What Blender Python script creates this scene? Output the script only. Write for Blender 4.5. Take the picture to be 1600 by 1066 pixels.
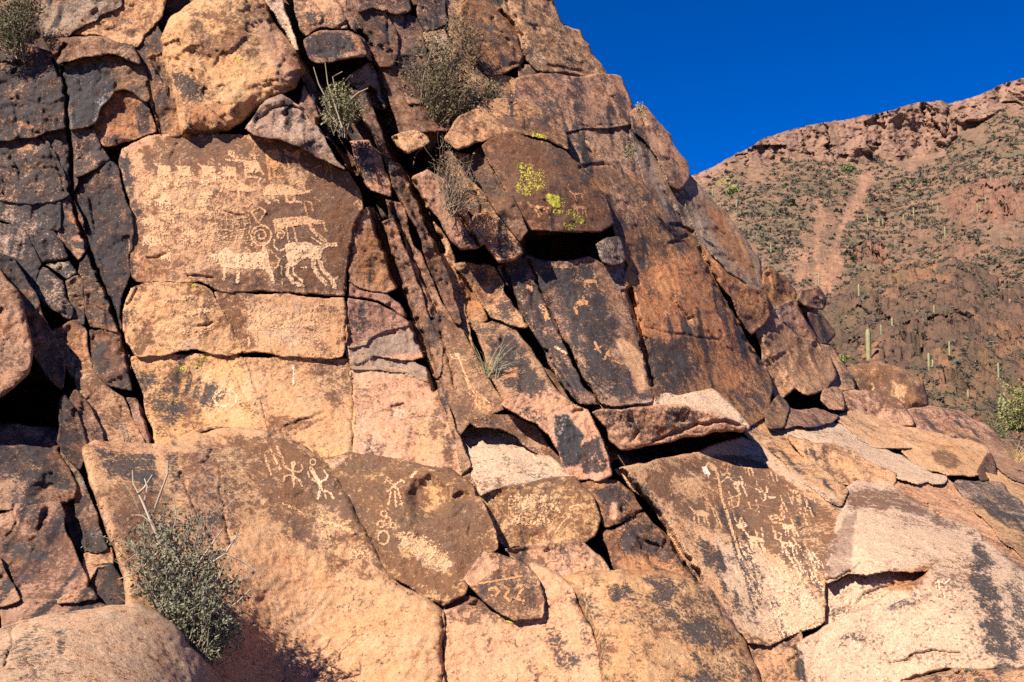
import bpy, math, random
import numpy as np

for o in list(bpy.data.objects):
    bpy.data.objects.remove(o)
scene = bpy.context.scene
coll = scene.collection
rad = math.radians

# ------------------------------------------------------------------ camera
FPX = 1720.0                     # focal length in photograph pixels (1600 px wide frame)
PITCH = rad(5.5)
CAM = np.array([0.0, 0.0, 1.6])
cam_d = bpy.data.cameras.new('camera')
cam_d.sensor_width = 36.0
cam_d.lens = FPX / 1600.0 * 36.0
cam_d.clip_start = 0.1
cam_d.clip_end = 5000.0
cam = bpy.data.objects.new('camera', cam_d)
cam.location = CAM
cam.rotation_euler = (math.pi / 2 + PITCH, 0, 0)
coll.objects.link(cam)
scene.camera = cam

# ------------------------------------------------------------------ sky and sun
SUN_EL, SUN_AZ = rad(44), rad(43)      # sun stands behind the camera, to its left
sun_to = np.array([-math.sin(SUN_AZ) * math.cos(SUN_EL), -math.cos(SUN_AZ) * math.cos(SUN_EL), math.sin(SUN_EL)])
world = bpy.data.worlds.new('World')
scene.world = world
world.use_nodes = True
wn = world.node_tree
wn.nodes.clear()
sky = wn.nodes.new('ShaderNodeTexSky')
sky.sky_type = 'NISHITA'
sky.sun_disc = False
sky.sun_elevation = SUN_EL
sky.sun_rotation = math.atan2(sun_to[0], sun_to[1])
sky.altitude = 4500
sky.air_density = 0.75
sky.dust_density = 0.0
sky.ozone_density = 4.0
hs = wn.nodes.new('ShaderNodeHueSaturation')     # the deep polarised blue of the photograph, alike over the whole sky
hs.inputs['Saturation'].default_value = 1.8
hs.inputs['Hue'].default_value = 0.515
hs.inputs['Value'].default_value = 1.15
bg = wn.nodes.new('ShaderNodeBackground')
bg.inputs['Strength'].default_value = 0.075
wo = wn.nodes.new('ShaderNodeOutputWorld')
wn.links.new(sky.outputs[0], hs.inputs['Color'])
wn.links.new(hs.outputs[0], bg.inputs['Color'])
wn.links.new(bg.outputs[0], wo.inputs['Surface'])
sun_d = bpy.data.lights.new('sun', 'SUN')
sun_d.energy = 5.0
sun_d.angle = rad(0.53)
sun_d.color = (1.0, 0.93, 0.82)
sun = bpy.data.objects.new('sun', sun_d)
from mathutils import Vector
sun.rotation_euler = Vector(-sun_to).to_track_quat('-Z', 'Y').to_euler()
sun.location = (-20, -20, 30)
coll.objects.link(sun)
scene.view_settings.view_transform = 'Standard'
scene.view_settings.look = 'None'
scene.view_settings.exposure = 1.1
scene.view_settings.gamma = 1.0
scene.view_settings.use_curve_mapping = False
scene.cycles.use_denoising = False
scene.cycles.max_bounces = 4
scene.cycles.diffuse_bounces = 2

# ------------------------------------------------------------------ numeric helpers
def _h(ix, iy, iz, seed):
    h = (ix.astype(np.uint32) * np.uint32(374761393) + iy.astype(np.uint32) * np.uint32(668265263)
         + iz.astype(np.uint32) * np.uint32(2147483647) + np.uint32((seed * 974634777 + 12345) & 0xffffffff))
    h ^= h >> np.uint32(13); h *= np.uint32(1274126177)
    h ^= h >> np.uint32(16); h *= np.uint32(2246822519)
    h ^= h >> np.uint32(15)
    return h.astype(np.float32) * np.float32(2.0 / 4294967296.0) - np.float32(1.0)

def vnoise(x, y, z, seed=0):
    x = np.asarray(x, np.float32); y = np.asarray(y, np.float32); z = np.asarray(z, np.float32)
    fx, fy, fz = np.floor(x), np.floor(y), np.floor(z)
    ix, iy, iz = fx.astype(np.int64), fy.astype(np.int64), fz.astype(np.int64)
    u, v, w = x - fx, y - fy, z - fz
    u = u * u * u * (u * (u * 6 - 15) + 10); v = v * v * v * (v * (v * 6 - 15) + 10); w = w * w * w * (w * (w * 6 - 15) + 10)
    r = 0
    for dx in (0, 1):
        for dy in (0, 1):
            for dz in (0, 1):
                r = r + _h(ix + dx, iy + dy, iz + dz, seed) * (u if dx else 1 - u) * (v if dy else 1 - v) * (w if dz else 1 - w)
    return r

def fbm(x, y, z, octv=3, seed=0, gain=0.5):
    a, s, t = 1.0, 0.0, 0.0
    for o in range(octv):
        k = 2.03 ** o
        s = s + a * vnoise(x * k + 7.1 * o, y * k - 3.7 * o, z * k + 1.9 * o, seed + o)
        t += a
        a *= gain
    return s / t * 1.6

def facet(x, z, seed=0, tilt=0.8):
    """continuous broken facets: lower envelope of tilted paraboloids, about -0.5..0.5"""
    x = np.asarray(x, np.float32); z = np.asarray(z, np.float32)
    ix, iz = np.floor(x).astype(np.int64), np.floor(z).astype(np.int64)
    best = None
    o = np.zeros_like(ix)
    for dx in (-1, 0, 1):
        for dz in (-1, 0, 1):
            cx, cz = ix + dx, iz + dz
            px = cx + 0.5 + 0.45 * _h(cx, cz, o, seed); pz = cz + 0.5 + 0.45 * _h(cx, cz, o, seed + 1)
            a = _h(cx, cz, o, seed + 2) * tilt; b = _h(cx, cz, o, seed + 3) * tilt; c = 0.25 * _h(cx, cz, o, seed + 4)
            ex, ez = x - px, z - pz
            v = c + a * ex + b * ez + 0.6 * (ex * ex + ez * ez)
            best = v if best is None else np.minimum(best, v)
    return best

def sstep(a, b, x):
    t = np.clip((x - a) / (b - a), 0, 1)
    return t * t * (3 - 2 * t)

def seg_dist(px, py, pts, closed=True):
    """distance to a polyline, the closest point on it, and (closed) the inside test"""
    pts = np.asarray(pts, np.float64)
    n = len(pts)
    best = np.full(px.shape, 1e18); bx = np.zeros(px.shape); by = np.zeros(px.shape)
    inside = np.zeros(px.shape, bool)
    for i in range(n if closed else n - 1):
        x0, y0 = pts[i]; x1, y1 = pts[(i + 1) % n]
        dx, dy = x1 - x0, y1 - y0
        t = np.clip(((px - x0) * dx + (py - y0) * dy) / (dx * dx + dy * dy + 1e-12), 0, 1)
        qx, qy = x0 + t * dx, y0 + t * dy
        d = (px - qx) ** 2 + (py - qy) ** 2
        m = d < best
        best[m] = d[m]; bx[m] = qx[m]; by[m] = qy[m]
        if closed and y0 != y1:
            c = ((y0 > py) != (y1 > py)) & (px < dx * (py - y0) / dy + x0)
            inside ^= c
    return np.sqrt(best), bx, by, inside

_c, _s = math.cos(PITCH), math.sin(PITCH)
def unproject(px, py, Y):
    u = (px - 800.0) / FPX; v = (533.0 - py) / FPX
    dy = _c - v * _s
    k = Y / dy
    return u * k, Y + 0 * px, CAM[2] + (_s + v * _c) * k

# depth (world Y, metres) of the cliff's general surface, from control points in the photograph
CTRL = [(-150,-60,9.6),(0,0,9.4),(300,0,9.3),(300,210,8.75),(300,450,8.25),(300,640,7.95),(600,0,10.2),(600,300,8.9),(620,600,8.25),
        (0,300,8.7),(0,600,7.7),(0,720,6.7),(0,900,6.0),(100,1000,5.3),(250,1090,5.2),(-150,900,5.8),(-150,300,8.7),
        (320,720,7.25),(400,900,6.75),(420,1066,6.45),(650,760,7.3),(650,1000,6.6),(850,960,6.7),(1000,1000,6.4),(1100,800,7.7),(1200,950,7.05),
        (1400,980,6.7),(1600,1000,6.5),(1700,1000,6.5),(1400,790,8.0),(1300,700,9.3),(1500,720,10.6),(1370,610,13.2),(1500,655,13.2),(1600,720,12.2),(1600,820,8.3),(1700,760,11.5),
        (1000,670,8.1),(800,650,7.9),(900,500,9.0),(750,450,9.2),(850,300,9.5),(850,100,11.2),(930,150,11.7),(1000,300,10.8),(1100,500,10.3),
        (1080,330,11.6),(1200,450,12.0),(1280,560,12.4),(1200,640,10.3),(700,0,11.0),(860,0,12.2),(860,-60,12.6),(300,-60,9.5),(650,1110,6.3),(1400,1110,6.3)]
_P = np.array(CTRL, float)
def _tps(r2):
    return np.where(r2 > 0, 0.5 * r2 * np.log(r2 + 1e-9), 0)
def _fit():
    n = len(_P); X = _P[:, :2] / 500.0
    K = _tps(((X[:, None] - X[None]) ** 2).sum(-1)) + 0.02 * np.eye(n)
    A = np.zeros((n + 3, n + 3)); A[:n, :n] = K; A[:n, n] = 1; A[:n, n + 1:] = X; A[n, :n] = 1; A[n + 1:, :n] = X.T
    return np.linalg.solve(A, np.concatenate([_P[:, 2], np.zeros(3)]))
_Wt = _fit()
def base_depth(px, py):
    x = px / 500.0; y = py / 500.0
    r = _Wt[-3] + _Wt[-2] * x + _Wt[-1] * y
    for i in range(len(_P)):
        r = r + _Wt[i] * _tps((x - _P[i, 0] / 500.0) ** 2 + (y - _P[i, 1] / 500.0) ** 2)
    return np.maximum(r, 4.0)

# ------------------------------------------------------------------ materials
def new_mat(name):
    m = bpy.data.materials.new(name); m.use_nodes = True
    nt = m.node_tree; nt.nodes.clear()
    out = nt.nodes.new('ShaderNodeOutputMaterial'); bs = nt.nodes.new('ShaderNodeBsdfPrincipled')
    nt.links.new(bs.outputs[0], out.inputs[0])
    bs.inputs['Specular IOR Level'].default_value = 0.2
    return m, nt, bs

class NT:
    def __init__(s, nt): s.nt = nt
    def link(s, a, b): s.nt.links.new(a, b)
    def n(s, t, **k):
        o = s.nt.nodes.new(t)
        for a, b in k.items(): setattr(o, a, b)
        return o
    def put(s, sock, v):
        if hasattr(v, 'is_linked'): s.link(v, sock)
        elif v is not None: sock.default_value = v
    def noise(s, vec, scale, detail=4, rough=0.55, dist=0.0):
        o = s.n('ShaderNodeTexNoise'); s.link(vec, o.inputs['Vector'])
        o.inputs['Scale'].default_value = scale; o.inputs['Detail'].default_value = detail
        o.inputs['Roughness'].default_value = rough; o.inputs['Distortion'].default_value = dist
        return o.outputs['Fac']
    def math(s, op, a, b=None, c=None, clamp=False):
        o = s.n('ShaderNodeMath', operation=op, use_clamp=clamp)
        s.put(o.inputs[0], a)
        if b is not None: s.put(o.inputs[1], b)
        if c is not None: s.put(o.inputs[2], c)
        return o.outputs[0]
    def rng(s, v, a, b, c=0.0, d=1.0, smooth=True):
        o = s.n('ShaderNodeMapRange', interpolation_type='SMOOTHSTEP' if smooth else 'LINEAR')
        s.put(o.inputs[0], v)
        for i, q in enumerate((a, b, c, d)): o.inputs[i + 1].default_value = q
        return o.outputs[0]
    def mix(s, f, a, b, mode='MIX'):
        o = s.n('ShaderNodeMix', data_type='RGBA', blend_type=mode)
        s.put(o.inputs[0], f)
        s.put(o.inputs[6], a if hasattr(a, 'is_linked') else (*a, 1)); s.put(o.inputs[7], b if hasattr(b, 'is_linked') else (*b, 1))
        return o.outputs[2]
    def attr(s, name):
        return s.n('ShaderNodeAttribute', attribute_name=name)

BROWN = (0.085, 0.037, 0.020)
BLACK = (0.017, 0.0145, 0.0165)
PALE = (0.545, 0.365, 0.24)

def rock_material():
    m, nt, bs = new_mat('rock')
    g = NT(nt)
    pos = g.n('ShaderNodeNewGeometry').outputs['Position']
    tint = g.attr('tint').outputs['Color']
    mk = g.n('ShaderNodeSeparateColor'); g.link(g.attr('mask').outputs['Color'], mk.inputs[0])
    na = g.noise(pos, 9.0, 3, 0.62, 0.6)
    nb = g.noise(pos, 70.0, 3, 0.65)
    nc = g.noise(pos, 260.0, 2, 0.6)
    nd = g.noise(pos, 3.1, 2, 0.55)
    ne = g.noise(pos, 27.0, 3, 0.6, 0.4)
    mot = g.math('ADD', g.math('MULTIPLY', na, 0.45), g.math('ADD', g.math('MULTIPLY', ne, 0.6), g.math('ADD', g.math('MULTIPLY', nb, 0.45), g.math('MULTIPLY', nc, 0.3))))
    mot = g.math('SUBTRACT', mot, 0.90)
    # other mottle for black varnish
    off = g.n('ShaderNodeVectorMath', operation='ADD'); g.link(pos, off.inputs[0]); off.inputs[1].default_value = (13.1, 4.7, 8.3)
    ka = g.noise(off.outputs[0], 6.0, 3, 0.6, 0.8); kb = g.noise(off.outputs[0], 55.0, 3, 0.65)
    mok = g.math('SUBTRACT', g.math('ADD', g.math('MULTIPLY', ka, 0.55), g.math('ADD', g.math('MULTIPLY', kb, 0.6), g.math('MULTIPLY', nc, 0.35))), 0.75)
    def cover(ch, mm, w):
        v = g.math('ADD', ch, g.math('MULTIPLY', mm, 3.4))
        return g.rng(v, 0.5 - w, 0.5 + w)
    covb = cover(mk.outputs[1], mot, 0.2)
    covk = cover(mk.outputs[0], mok, 0.22)
    covp = cover(mk.outputs[2], g.math('MULTIPLY', mok, -1.0), 0.28)
    # base: hue drift between ochre and rose, light and dark grain
    warm = g.mix(g.rng(nd, 0.35, 0.68), tint, g.mix(1.0, tint, (0.96, 1.02, 1.08), 'MULTIPLY'))
    warm = g.mix(g.rng(na, 0.3, 0.75, 0, 0.55), warm, g.mix(1.0, warm, (1.18, 0.96, 0.8), 'MULTIPLY'))
    brown = g.mix(g.rng(nb, 0.3, 0.7), BROWN, (0.155, 0.065, 0.033))
    brown = g.mix(g.rng(nd, 0.35, 0.65, 0, 0.7), brown, (0.085, 0.048, 0.034))
    black = g.mix(g.rng(kb, 0.35, 0.7), BLACK, (0.044, 0.035, 0.034))
    black = g.mix(g.rng(ka, 0.45, 0.75, 0, 0.8), black, (0.060, 0.053, 0.054))
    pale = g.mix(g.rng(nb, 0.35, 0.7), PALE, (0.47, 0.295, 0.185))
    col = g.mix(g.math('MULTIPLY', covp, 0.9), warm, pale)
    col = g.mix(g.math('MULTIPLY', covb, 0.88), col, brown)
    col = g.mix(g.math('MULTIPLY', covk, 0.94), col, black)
    grain = g.math('ADD', g.rng(nc, 0.25, 0.75, 0.68, 1.34, False), g.rng(ne, 0.25, 0.75, -0.25, 0.25, False))
    comb = g.n('ShaderNodeCombineColor')
    for i in range(3): g.link(grain, comb.inputs[i])
    col = g.mix(1.0, col, comb.outputs[0], 'MULTIPLY')
    # small dark pits and pale crystals of the tuff
    vo = g.n('ShaderNodeTexVoronoi', feature='F1'); g.link(pos, vo.inputs['Vector']); vo.inputs['Scale'].default_value = 62.0
    spk = g.n('ShaderNodeSeparateColor'); g.link(vo.outputs['Color'], spk.inputs[0])
    pit = g.math('MULTIPLY', g.rng(vo.outputs['Distance'], 0.36, 0.2), g.rng(spk.outputs[0], 0.80, 0.86))
    col = g.mix(g.math('MULTIPLY', pit, 0.55), col, (0.07, 0.04, 0.028))
    cry = g.math('MULTIPLY', g.rng(vo.outputs['Distance'], 0.26, 0.12), g.rng(spk.outputs[1], 0.88, 0.92))
    col = g.mix(g.math('MULTIPLY', cry, 0.5), col, (0.6, 0.45, 0.33))
    g.link(col, bs.inputs['Base Color'])
    bs.inputs['Roughness'].default_value = 0.86
    hgt = g.math('ADD', g.noise(pos, 26.0, 6, 0.76), g.math('MULTIPLY', nc, 0.2))
    bp = g.n('ShaderNodeBump'); bp.inputs['Strength'].default_value = 1.0; bp.inputs['Distance'].default_value = 0.019
    g.link(hgt, bp.inputs['Height']); g.link(bp.outputs[0], bs.inputs['Normal'])
    return m
MAT_ROCK = rock_material()

def simple_mat(name, c1, c2, scale=60.0, rough=0.9, bump=0.4, attr=None):
    m, nt, bs = new_mat(name)
    g = NT(nt)
    pos = g.n('ShaderNodeNewGeometry').outputs['Position']
    n1 = g.noise(pos, scale, 5, 0.65)
    col = g.mix(g.rng(n1, 0.32, 0.68), c1, c2)
    if attr: col = g.mix(1.0, col, g.attr(attr).outputs['Color'], 'MULTIPLY')
    g.link(col, bs.inputs['Base Color']); bs.inputs['Roughness'].default_value = rough
    bp = g.n('ShaderNodeBump'); bp.inputs['Strength'].default_value = bump; bp.inputs['Distance'].default_value = 0.01
    g.link(n1, bp.inputs['Height']); g.link(bp.outputs[0], bs.inputs['Normal'])
    return m

def raw_mesh(name, verts, faces, nv, mats, smooth=True, attrs=None):
    """faces: (n, nv) int array"""
    me = bpy.data.meshes.new(name)
    verts = np.ascontiguousarray(verts, np.float32); faces = np.ascontiguousarray(faces, np.int32)
    me.vertices.add(len(verts)); me.vertices.foreach_set('co', verts.ravel())
    me.loops.add(faces.size); me.loops.foreach_set('vertex_index', faces.ravel())
    me.polygons.add(len(faces)); me.polygons.foreach_set('loop_start', np.arange(0, faces.size, nv, dtype=np.int32))
    me.polygons.foreach_set('use_smooth', np.full(len(faces), smooth, bool))
    for k, a in (attrs or {}).items():
        at = me.attributes.new(k, 'FLOAT_COLOR', 'POINT')
        c = np.ones((len(verts), 4), np.float32); c[:, :a.shape[1]] = a
        at.data.foreach_set('color', c.ravel())
    me.update(calc_edges=True)
    for m in mats: me.materials.append(m)
    return me

def link(name, me, parent=None, label=None, cat=None, group=None, kind=None, origin=None):
    o = bpy.data.objects.new(name, me)
    coll.objects.link(o)
    loc = Vector((0, 0, 0)) if origin is None else Vector(origin)
    if parent is not None:
        o.parent = parent
        loc = loc - parent.location
    o.location = loc
    if label: o['label'] = label
    if cat: o['category'] = cat
    if group: o['group'] = group
    if kind: o['kind'] = kind
    return o
# ------------------------------------------------------------------ rock blocks
TINT = {'tan': (.49, .262, .13), 'or': (.37, .165, .07), 'pk': (.35, .185, .108), 'gp': (.29, .19, .135),
        'pale': (.52, .345, .225), 'br': (.235, .12, .065), 'rose': (.46, .245, .14)}
PAINT = []      # (bbox, polygon, channel, value, softness, wobble)
def paint(ch, val, pts, soft=8, wob=6):
    p = np.array(pts, float)
    PAINT.append((p[:, 0].min() - 25, p[:, 0].max() + 25, p[:, 1].min() - 25, p[:, 1].max() + 25, p, ch, val, soft, wob))
def blob(ch, val, cx, cy, rx, ry, soft=8, wob=6, rot=0):
    a = np.linspace(0, 2 * np.pi, 15)[:-1]; c, s = math.cos(rad(rot)), math.sin(rad(rot))
    x, y = rx * np.cos(a), ry * np.sin(a)
    paint(ch, val, np.stack([cx + x * c - y * s, cy + x * s + y * c], 1), soft, wob)
CRACKS = []     # (polyline, half width px, depth m)
def crack(pts, w=1.6, d=0.03):
    CRACKS.append((np.array(pts, float), w, d))
DENTS = []      # (cx, cy, rx, ry, depth m, rot, sharpness)
def dent(cx, cy, rx, ry, d, rot=0, k=1.0):
    DENTS.append((cx, cy, rx, ry, d, rot, k))

BLOCKS = {}
_bi = [0]
def wobble_outline(poly, amp, step=5.0):
    P = np.asarray(poly, float)
    out = []
    for i in range(len(P)):
        a, b = P[i], P[(i + 1) % len(P)]
        n = max(1, int(np.hypot(*(b - a)) / step))
        for k in range(n): out.append(a + (b - a) * k / n)
    Q = np.array(out)
    Q = 0.8 * Q + 0.1 * (np.roll(Q, 1, 0) + np.roll(Q, -1, 0))
    dx = fbm(Q[:, 0] / 26, Q[:, 1] / 26, 0 * Q[:, 0] + 3.3, 4, 11, 0.62); dy = fbm(Q[:, 0] / 26, Q[:, 1] / 26, 0 * Q[:, 0] + 9.1, 4, 17, 0.62)
    return Q + amp * np.stack([dx, dy], 1)

class Block: pass

def build_block(key, name, label, poly, d=0.0, tx=0.0, ty=0.0, r=7.0, bulge=None, tint='tan', b=0.3, k=0.1, p=0.0, T=0.55, rough=1.0, gap=0.5,
                wob=2.6, parent=None, cat='rock', group=None, kind=None, grain=0.0, step=None, fac=1.0, dark=1.0, seed=None, rings=3, seal=1.0, bf=1.0):
    _bi[0] += 1
    sd = (seed if seed is not None else _bi[0]) * 13
    Q = wobble_outline(poly, wob)
    x0, y0 = Q.min(0); x1, y1 = Q.max(0)
    if step is None:
        step = 2.0 if (x1 - x0) * (y1 - y0) < 140000 else 2.2
    R = rings
    gx = np.arange(math.floor(x0) - (R + 1) * step, x1 + (R + 2) * step, step); gy = np.arange(math.floor(y0) - (R + 1) * step, y1 + (R + 2) * step, step)
    GX, GY = np.meshgrid(gx, gy)
    dist, bx, by, ins = seg_dist(GX, GY, Q)
    gap = gap * (-7.0 + 9.0 * np.clip(0.25 + 1.1 * fbm(GX / 60, GY / 60, 0 * GX, 2, 31), 0, 1.1)) - seal
    e = np.where(ins, dist, -dist) - gap
    keep = e > -R * step
    outm = e < 0
    # move the outer rings onto the outline
    dd = np.maximum(dist, 1e-6)
    ux, uy = (GX - bx) / dd, (GY - by) / dd
    sg = np.where(ins, 1.0, -1.0)
    ex = np.where(outm, bx + ux * sg * gap, GX); ey = np.where(outm, by + uy * sg * gap, GY)
    rq = random.Random(sd); d = d + rq.uniform(-.018, .018) * min(1.0, fac); tx = tx + rq.uniform(-.07, .07) * fac; ty = ty + rq.uniform(-.05, .05) * fac
    cx, cy = Q[:, 0].mean(), Q[:, 1].mean()
    m = keep
    vx, vy, ve = ex[m], ey[m], e[m]
    Y0 = base_depth(vx, vy)
    if bf < 1.0:      # follow the cliff's general slope only in part
        Yc_ = float(base_depth(np.array([cx]), np.array([cy]))[0]); Y0 = Yc_ + bf * (Y0 - Yc_)
    mpp = Y0 / FPX
    Yf = Y0 + d + tx * (vx - cx) * mpp + ty * (vy - cy) * mpp
    X, _, Z = unproject(vx, vy, Yf)
    # relief
    gu = X * 0.87 + Z * 0.5; gv = -X * 0.5 + Z * 0.87      # across / along the steep jointing that dips down to the right
    big = fbm(X / 0.6, Yf / 0.6, Z / 0.6, 3, 7) * 0.04
    wq = 0.06 * fbm(X / 0.13, Yf / 0.13, Z / 0.13, 3, 61)
    fc = (facet(gu / 0.20 + 4 * wq, gv / 0.36, 5, 0.9) * 0.075 + facet(gu / 0.075 + 6 * wq, gv / 0.12 - 4 * wq, 9, 1.2) * 0.026 + facet(X / 0.034, Z / 0.04, 15, 1.2) * 0.006) * fac
    fine = fbm(X / 0.07, Yf / 0.07, Z / 0.07, 3, 20, 0.75) * 0.013
    pits = np.clip(fbm(X / 0.035, Yf / 0.035, Z / 0.035, 2, 25) - 0.5, 0, 1) * -0.004
    rel = (big + fc + fine + pits) * rough
    # stepped joint faces: long strips that lean to the left and break off to the right
    for per, amp, s_ in ((0.42, 0.050, 101), (0.15, 0.020, 111)):
        uu = (X * 0.9 + Z * 0.42 + wq * 0.8) / per + 0.7 * fbm(X / 0.9, Z / 0.9, 0 * X, 2, s_)
        fr = uu - np.floor(uu); pres = sstep(-0.1, 0.35, fbm(X / 0.5, Z / 0.5, 0 * X + s_, 2, s_ + 2))
        rel = rel + max(0.0, fac - 0.3) * 1.3 * amp * pres * (np.minimum(fr, (1 - fr) * 9) - 0.4)
    # hairline joints: one steep family, one flat family, broken up
    for q_, per, sd2 in ((X * 0.9 + Z * 0.43 + wq * 1.2, 0.27, 81), (Z * 0.97 - X * 0.12 + wq * 1.5, 0.23, 85)):
        qq = q_ / per + 0.35 * vnoise(X / 0.5, Z / 0.5, 0 * X, sd2 + sd); fr = np.abs(qq - np.round(qq)) * per
        mk_ = sstep(0.12, 0.5, fbm(X / 0.33, Z / 0.33, 0 * X, 2, sd2 + 1 + sd))
        rel = rel - fac * mk_ * 0.013 * np.clip(1 - fr / 0.017, 0, 1)
    if grain:
        rel = rel + grain * (1 - np.abs(fbm(gu / 0.05, gv / 0.6, 0 * gu, 3, sd + 40, 0.6))) * 1.0 - grain
    ein = np.maximum(ve, 0)
    nz = np.clip(0.5 + 0.8 * fbm(X / 0.13, Z / 0.13, 0 * X, 3, sd + 3), 0, 1.3)
    rr = (r * (0.08 + 0.55 * nz ** 3)) if r <= 12 else r * (0.7 + 0.5 * nz)
    t = np.clip(ein / np.maximum(rr, 0.5), 0, 1)
    bu = (0.8 * rr * mpp) if bulge is None else bulge
    drop = bu * (1 - np.sqrt(np.clip(1 - (1 - t) ** 2, 0, 1)))
    if r > 12:
        t2 = np.clip(ein / (0.6 + 4.0 * nz ** 3), 0, 1)
        drop = drop + (0.6 + 3.5 * nz ** 3) * mpp * (1 - np.sqrt(np.clip(1 - (1 - t2) ** 2, 0, 1)))
    fade = 0.55 + 0.45 * np.clip(ein / 8, 0, 1)
    Yv = Yf - rel * fade + drop
    for pts, w, dep in CRACKS:
        if pts[:, 0].max() < x0 - 8 or pts[:, 0].min() > x1 + 8 or pts[:, 1].max() < y0 - 8 or pts[:, 1].min() > y1 + 8: continue
        wx = vx + 2.5 * vnoise(vx / 9, vy / 9, 0 * vx, 71); wy = vy + 2.5 * vnoise(vx / 9, vy / 9, 0 * vx + 5, 72)
        cd = seg_dist(wx, wy, pts, False)[0]
        Yv = Yv + dep * np.clip(1.6 - cd / w, 0, 1)
    for dx_, dy_, rx, ry, dep, rot, kk in DENTS:
        if key == 'cliff' and dep < 0.3: continue
        if key != 'cliff' and dep >= 0.3: continue
        if dx_ + rx < x0 or dx_ - rx > x1 or dy_ + ry < y0 or dy_ - ry > y1: continue
        c_, s_ = math.cos(rad(rot)), math.sin(rad(rot))
        qx, qy = vx - dx_, vy - dy_
        q = np.sqrt(((qx * c_ + qy * s_) / rx) ** 2 + ((-qx * s_ + qy * c_) / ry) ** 2)
        Yv = Yv + dep * (1 - sstep(kk * 0.55, 1.0, q + 0.07 * vnoise(vx / 12, vy / 12, 0 * vx, 77)))
    side = np.clip(-ve / (R * step), 0, 1)
    Yv = Yv + side * T
    jit = np.where(ve < 0, 1.0, 0.0) * side
    vx2 = vx + jit * 3.0 * vnoise(vx / 14, vy / 14, side * 3, sd + 8); vy2 = vy + jit * 3.0 * vnoise(vx / 14, vy / 14, side * 3 + 7, sd + 8)
    X, Yw, Z = unproject(vx2, vy2, Yv)
    V = np.stack([X, Yw, Z], 1)
    # surface colours, with the light and shade that some PAINT patches lay in
    tn = np.tile(np.array(TINT[tint] if isinstance(tint, str) else tint), (len(vx), 1))
    rs = random.Random(sd)
    hv = 1 + rs.uniform(-.07, .07); tn = tn * np.array([hv, hv * (1 + rs.uniform(-.05, .05)), hv * (1 + rs.uniform(-.08, .08))]) * dark
    nb_ = fbm(X / 0.35, Yw / 0.35, Z / 0.35, 4, 901, 0.6)
    nk_ = fbm(X / 0.45 + 9, Yw / 0.45, Z / 0.45, 4, 933, 0.6)
    run = np.clip(fbm(X / 0.07, Z / 0.9, Yw / 0.4, 3, 955, 0.6) - 0.12, 0, 1) * sstep(-.2, .4, fbm(X / 0.8, Z / 0.8, 0 * X, 2, 957))
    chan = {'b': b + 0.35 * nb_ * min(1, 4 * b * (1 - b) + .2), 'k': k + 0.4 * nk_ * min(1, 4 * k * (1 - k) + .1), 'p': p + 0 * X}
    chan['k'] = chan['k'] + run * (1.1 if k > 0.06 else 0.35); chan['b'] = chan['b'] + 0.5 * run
    for (a0, a1, c0, c1, pp, ch, val, soft, wb) in PAINT:
        if a1 < x0 or a0 > x1 or c1 < y0 or c0 > y1: continue
        s_ = (vx > a0) & (vx < a1) & (vy > c0) & (vy < c1)
        if not s_.any(): continue
        qx, qy = vx[s_], vy[s_]
        di, _, _, inn = seg_dist(qx, qy, pp)
        sdv = np.where(inn, di, -di) + wb * fbm(qx / 13, qy / 13, 0 * qx + 1.5, 4, 55, 0.65)
        w = sstep(-soft, soft, sdv)
        if ch == 't':
            tn[s_] = tn[s_] * (1 - w[:, None]) + np.array(TINT[val] if isinstance(val, str) else val) * w[:, None]
        else:
            chan[ch][s_] = chan[ch][s_] * (1 - w) + val * w
    mask = np.clip(np.stack([chan['k'], chan['b'], chan['p']], 1), 0, 1.2)
    idx = np.full(GX.shape, -1, np.int64); idx[m] = np.arange(m.sum())
    f = np.stack([idx[:-1, :-1], idx[1:, :-1], idx[1:, 1:], idx[:-1, 1:]], -1).reshape(-1, 4)
    f = f[(f >= 0).all(1)]
    org = np.array([V[:, 0].mean(), V[:, 1].mean(), V[:, 2].min()])
    me = raw_mesh(name, V - org, f, 4, [MAT_ROCK], True, {'tint': tn, 'mask': mask})
    o = link(name, me, parent, label, None if (parent is not None or kind) else cat, group, kind, org)
    B = Block(); B.obj = o; B.gx, B.gy = gx, gy
    Yg = np.full(GX.shape, np.nan); Yg[m] = Yv; Yg[outm] = np.nan
    B.Y = Yg
    BLOCKS[key] = B
    return o

def surf(B, px, py):
    """depth of a block's front surface under photograph points (nan off the block)"""
    fx = np.clip((px - B.gx[0]) / (B.gx[1] - B.gx[0]), 0, len(B.gx) - 1.001); fy = np.clip((py - B.gy[0]) / (B.gy[1] - B.gy[0]), 0, len(B.gy) - 1.001)
    i, j = fx.astype(int), fy.astype(int); u, v = fx - i, fy - j
    return B.Y[j, i] * (1 - u) * (1 - v) + B.Y[j, i + 1] * u * (1 - v) + B.Y[j + 1, i] * (1 - u) * v + B.Y[j + 1, i + 1] * u * v
def pts(s):
    return [tuple(float(v) for v in q.split(',')) for q in s.split()]

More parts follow.
